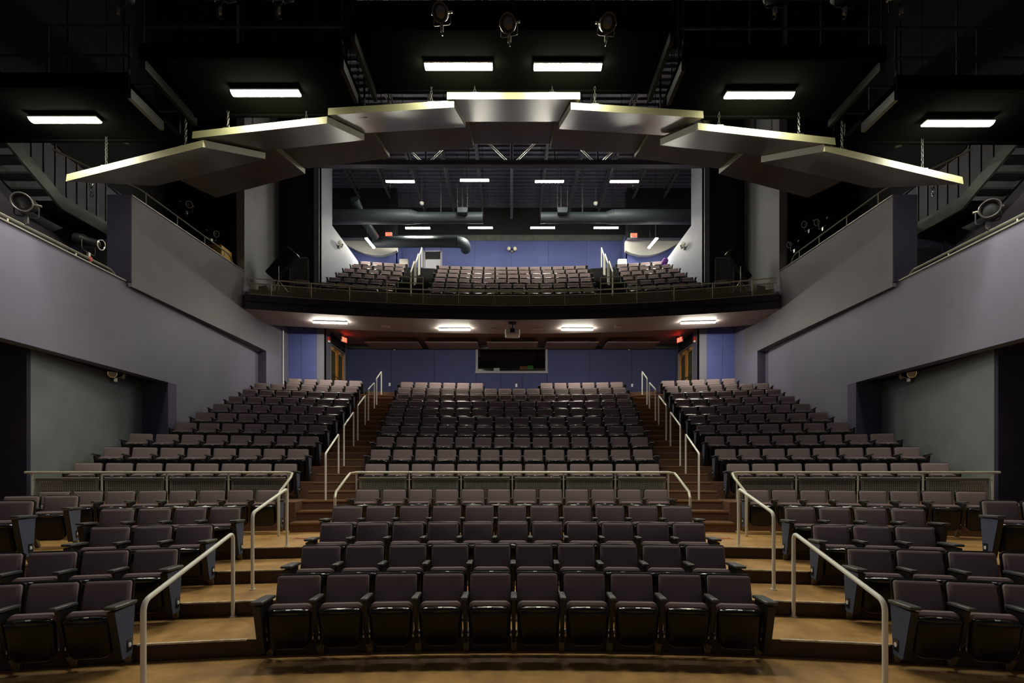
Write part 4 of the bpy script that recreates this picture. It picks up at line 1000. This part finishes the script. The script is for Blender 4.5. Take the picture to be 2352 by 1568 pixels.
for px, py, lab in ((1015, 22, 'left of the middle'), (1170, 47, 'at the middle'), (1392, 46, 'right of the middle')):
    D = 7.6; lantern(Xat(px, D), D, Zat(py, D)-0.26, random.uniform(-.3, .3), 0.7, 'dim stage light on the overhead pipe at the top edge, %s' % lab, 0.8, True, 'chain_metal')
r = empty('lighting_pipe', (0, 7.6, EYE+7.72)); tag(r, 'long dark lighting pipe across the top of the view', 'pipe')
g = MB(); g.cyl((-8.5, 0, -0.9+0.15), (8.5, 0, -0.9+0.15), 0.03, 'black_steel', 8); 
g = MB(); g.cyl((-8.5, 0, -0.02), (8.5, 0, -0.02), 0.028, 'black_steel', 8); ob('pipe', g, r)
for x in (-6, -2, 2, 6):
    g = MB(); g.cyl((x, 0, 0), (x, 0, 17.9-EYE-7.72), 0.015, 'black_steel', 5); ob('drop_rod', g, r)
for i, px in enumerate((505, 520, 1940, 1955, 270, 640, 1780, 2070)):
    D = 7.6; py = (48, 44, 55, 50, 30, 60, 40, 30)[i]
    if px in (520, 1955): continue
    lab = {505: 'above the second strip lamp from the left', 1940: 'above the gap between the two right strip lamps', 270: 'near the top left corner', 640: 'above the left cloud panels', 1780: 'above the second strip lamp from the right', 2070: 'near the top right corner'}[px]
    lantern(Xat(px, D), D, EYE+7.55-0.26, random.uniform(-.8, .8), 0.6, 'barely lit stage light overhead, '+lab, 0.9, False, 'black_steel')

# ------------------------------------------------------------------ side stairs up to the catwalks
for s, side in ((-1, 'left'), (1, 'right')):
    r = empty('catwalk_stair', (s*10.2, 12.2, EYE+6.0)); tag(r, 'dark steel stair rising towards the front beside the %s gallery' % side, 'stair')
    oz = EYE+6.0
    prof = [(0.0, 6.28), (-1.27, 6.26), (-2.57, 6.98), (-6.0, 8.9)]
    th = 0.30
    for x, nm in ((0.0, 'stringer'), (0.75, 'stringer')):
        g = MB(); poly = [(y, z-6.0) for y, z in prof]+[(y, z-6.0-th) for y, z in prof[::-1]]
        g.prism(poly, s*x-0.03, s*x+0.03, 'grey_steel' if x == 0 else 'black_steel', axis='x'); ob(nm, g, r)
    g = MB(); g.box(s*0.03, s*0.72, -1.25, 0.0, 0.10, 0.16, 'black_steel'); ob('landing', g, r)
    for i in range(9):
        y = -1.4-i*0.29; z = 0.27+i*0.165-0.1
        g = MB(); g.box(s*0.03, s*0.72, y-0.28, y, z, z+0.04, 'grey_steel'); ob('tread', g, r)
    for i in range(13):
        y = -0.06-0.27*i
        zz = 0.28 if y > -1.27 else 0.27+(-1.27-y)*0.555
        g = MB(); g.box(-0.018, 0.018, y-0.012, y+0.012, zz-0.02, zz+0.98, 'black_steel'); ob('baluster', g, r)
    g = MB(); g.tube(bend([(0, 0.9, 1.15), (0, 0.0, 1.25), (0, -1.2, 1.25), (0, -5.9, 3.85)], 0.15), 0.024, 'black_steel', 8); ob('handrail', g, r)
    g = MB(); g.cyl((s*0.75, 0, -0.25+0.5), (s*0.75, 0, -1.6), 0.03, 'black_steel', 6); ob('support_post', g, r)
    # coiled chain hanging by the stair
    g = MB()
    for q in range(7):
        g.tube([(0.03*math.cos(t), 0, 0.04*math.sin(t)) for t in [2*PI*i/8 for i in range(8)]], 0.008, 'chrome', 5, M=Matrix.Translation((s*(10.05+0.02*(q % 2)), 11.55, EYE+6.9-q*0.045)) @ Matrix.Rotation(q*1.1, 4, 'Z'), closed=True)
    tag(ob('chain_coil', g), 'small bright bundle of chain hanging at the %s catwalk stair' % side, 'chain')

# ------------------------------------------------------------------ balcony side loudspeakers and stands
for s, side in ((-1, 'left'), (1, 'right')):
    xb, yb = s*8.35, 17.5; zf = EYE+6.3
    r = empty('column_loudspeaker', (s*(8.2 if s < 0 else 8.15), 17.35, zf+1.15)); tag(r, 'long black loudspeaker leaning on its stand at the %s end of the balcony' % side, 'loudspeaker')
    tl = (0.72 if s < 0 else 0.62)
    M = Matrix.Rotation(-tl, 4, 'Y')
    L_ = 0.62
    wd = 0.28 if s < 0 else 0.15
    g = MB(); g.bbox(-wd, wd*0.7, -0.12, 0.12, -L_, L_, 'black_steel', 0.03, Matrix.Rotation(-tl*-1 if s < 0 else -tl*1.0, 4, 'Y')); ob('cabinet', g, r)
    g = MB(); g.bbox(-wd*0.85, wd*0.55, -0.135, -0.115, -L_*0.93, L_*0.93, 'wall_black', 0.006, Matrix.Rotation(-tl*-1 if s < 0 else -tl*1.0, 4, 'Y')); ob('grille', g, r)
    g = MB(); g.tube(bend([(-s*0.15, 0, 0.5), (-s*0.38, -0.02, 0.25), (-s*0.25, -0.05, -0.9)], 0.2), 0.01, 'cable', 5); ob('cable', g, r)
    r = empty('speaker_stand', (s*(8.2 if s < 0 else 8.05), 17.0, zf)); tag(r, 'thin tripod stand under the leaning loudspeaker at the %s end of the balcony' % side, 'stand')
    g = MB(); g.cyl((0, 0, 0.05), (0, 0, 0.95), 0.014, 'steel', 6); ob('pole', g, r)
    for a in (0.3, 2.4, 4.5):
        g = MB(); g.cyl((0, 0, 0.45), (0.38*math.cos(a), 0.2*math.sin(a), 0.0), 0.011, 'steel', 5); ob('leg', g, r)
    # small stage box behind the end of the mesh railing
    r = empty('equipment_box', (s*8.75, 17.1, zf)); tag(r, 'small dark equipment box behind the %s end of the balcony railing' % side, 'box')
    g = MB(); g.bbox(-0.16, 0.16, -0.13, 0.13, 0, 0.26, 'black_steel', 0.02); ob('box_body', g, r)
    g = MB(); g.tube([(-0.08, 0, 0.26), (-0.08, 0, 0.31), (0.08, 0, 0.31), (0.08, 0, 0.26)], 0.01, 'black_steel', 5); ob('handle', g, r)
# purple cushions leaning against the right wall of the balcony
for i, (dz_, lab) in enumerate(((0.0, 'lower'), (0.26, 'upper'))):
    D = 22.6; g = MB(); M = Matrix.Translation((7.12, D, EYE+9.45+dz_)) @ Matrix.Rotation(0.3, 4, 'Y')
    g.loft(pad_rings(0.26, 0.26, 0.3, 0.2, 0.10, 0.02, 0.03), 'purple', M)
    tag(ob('cushion', g), '%s of two purple cushions beside the top seats at the right balcony wall' % lab, 'cushion', 'purple cushions')
for s in (-1, 1):
    x = Xat(928 if s < 0 else 1429, 24.6); g = MB(); g.bbox(x-0.22, x+0.22, 24.5, 24.7, ZB, ZB+0.88, 'white_paint', 0.02)
    tag(ob('bin', g), 'pale box standing behind the last balcony row, %s of the centre' % ('left' if s < 0 else 'right'), 'box')
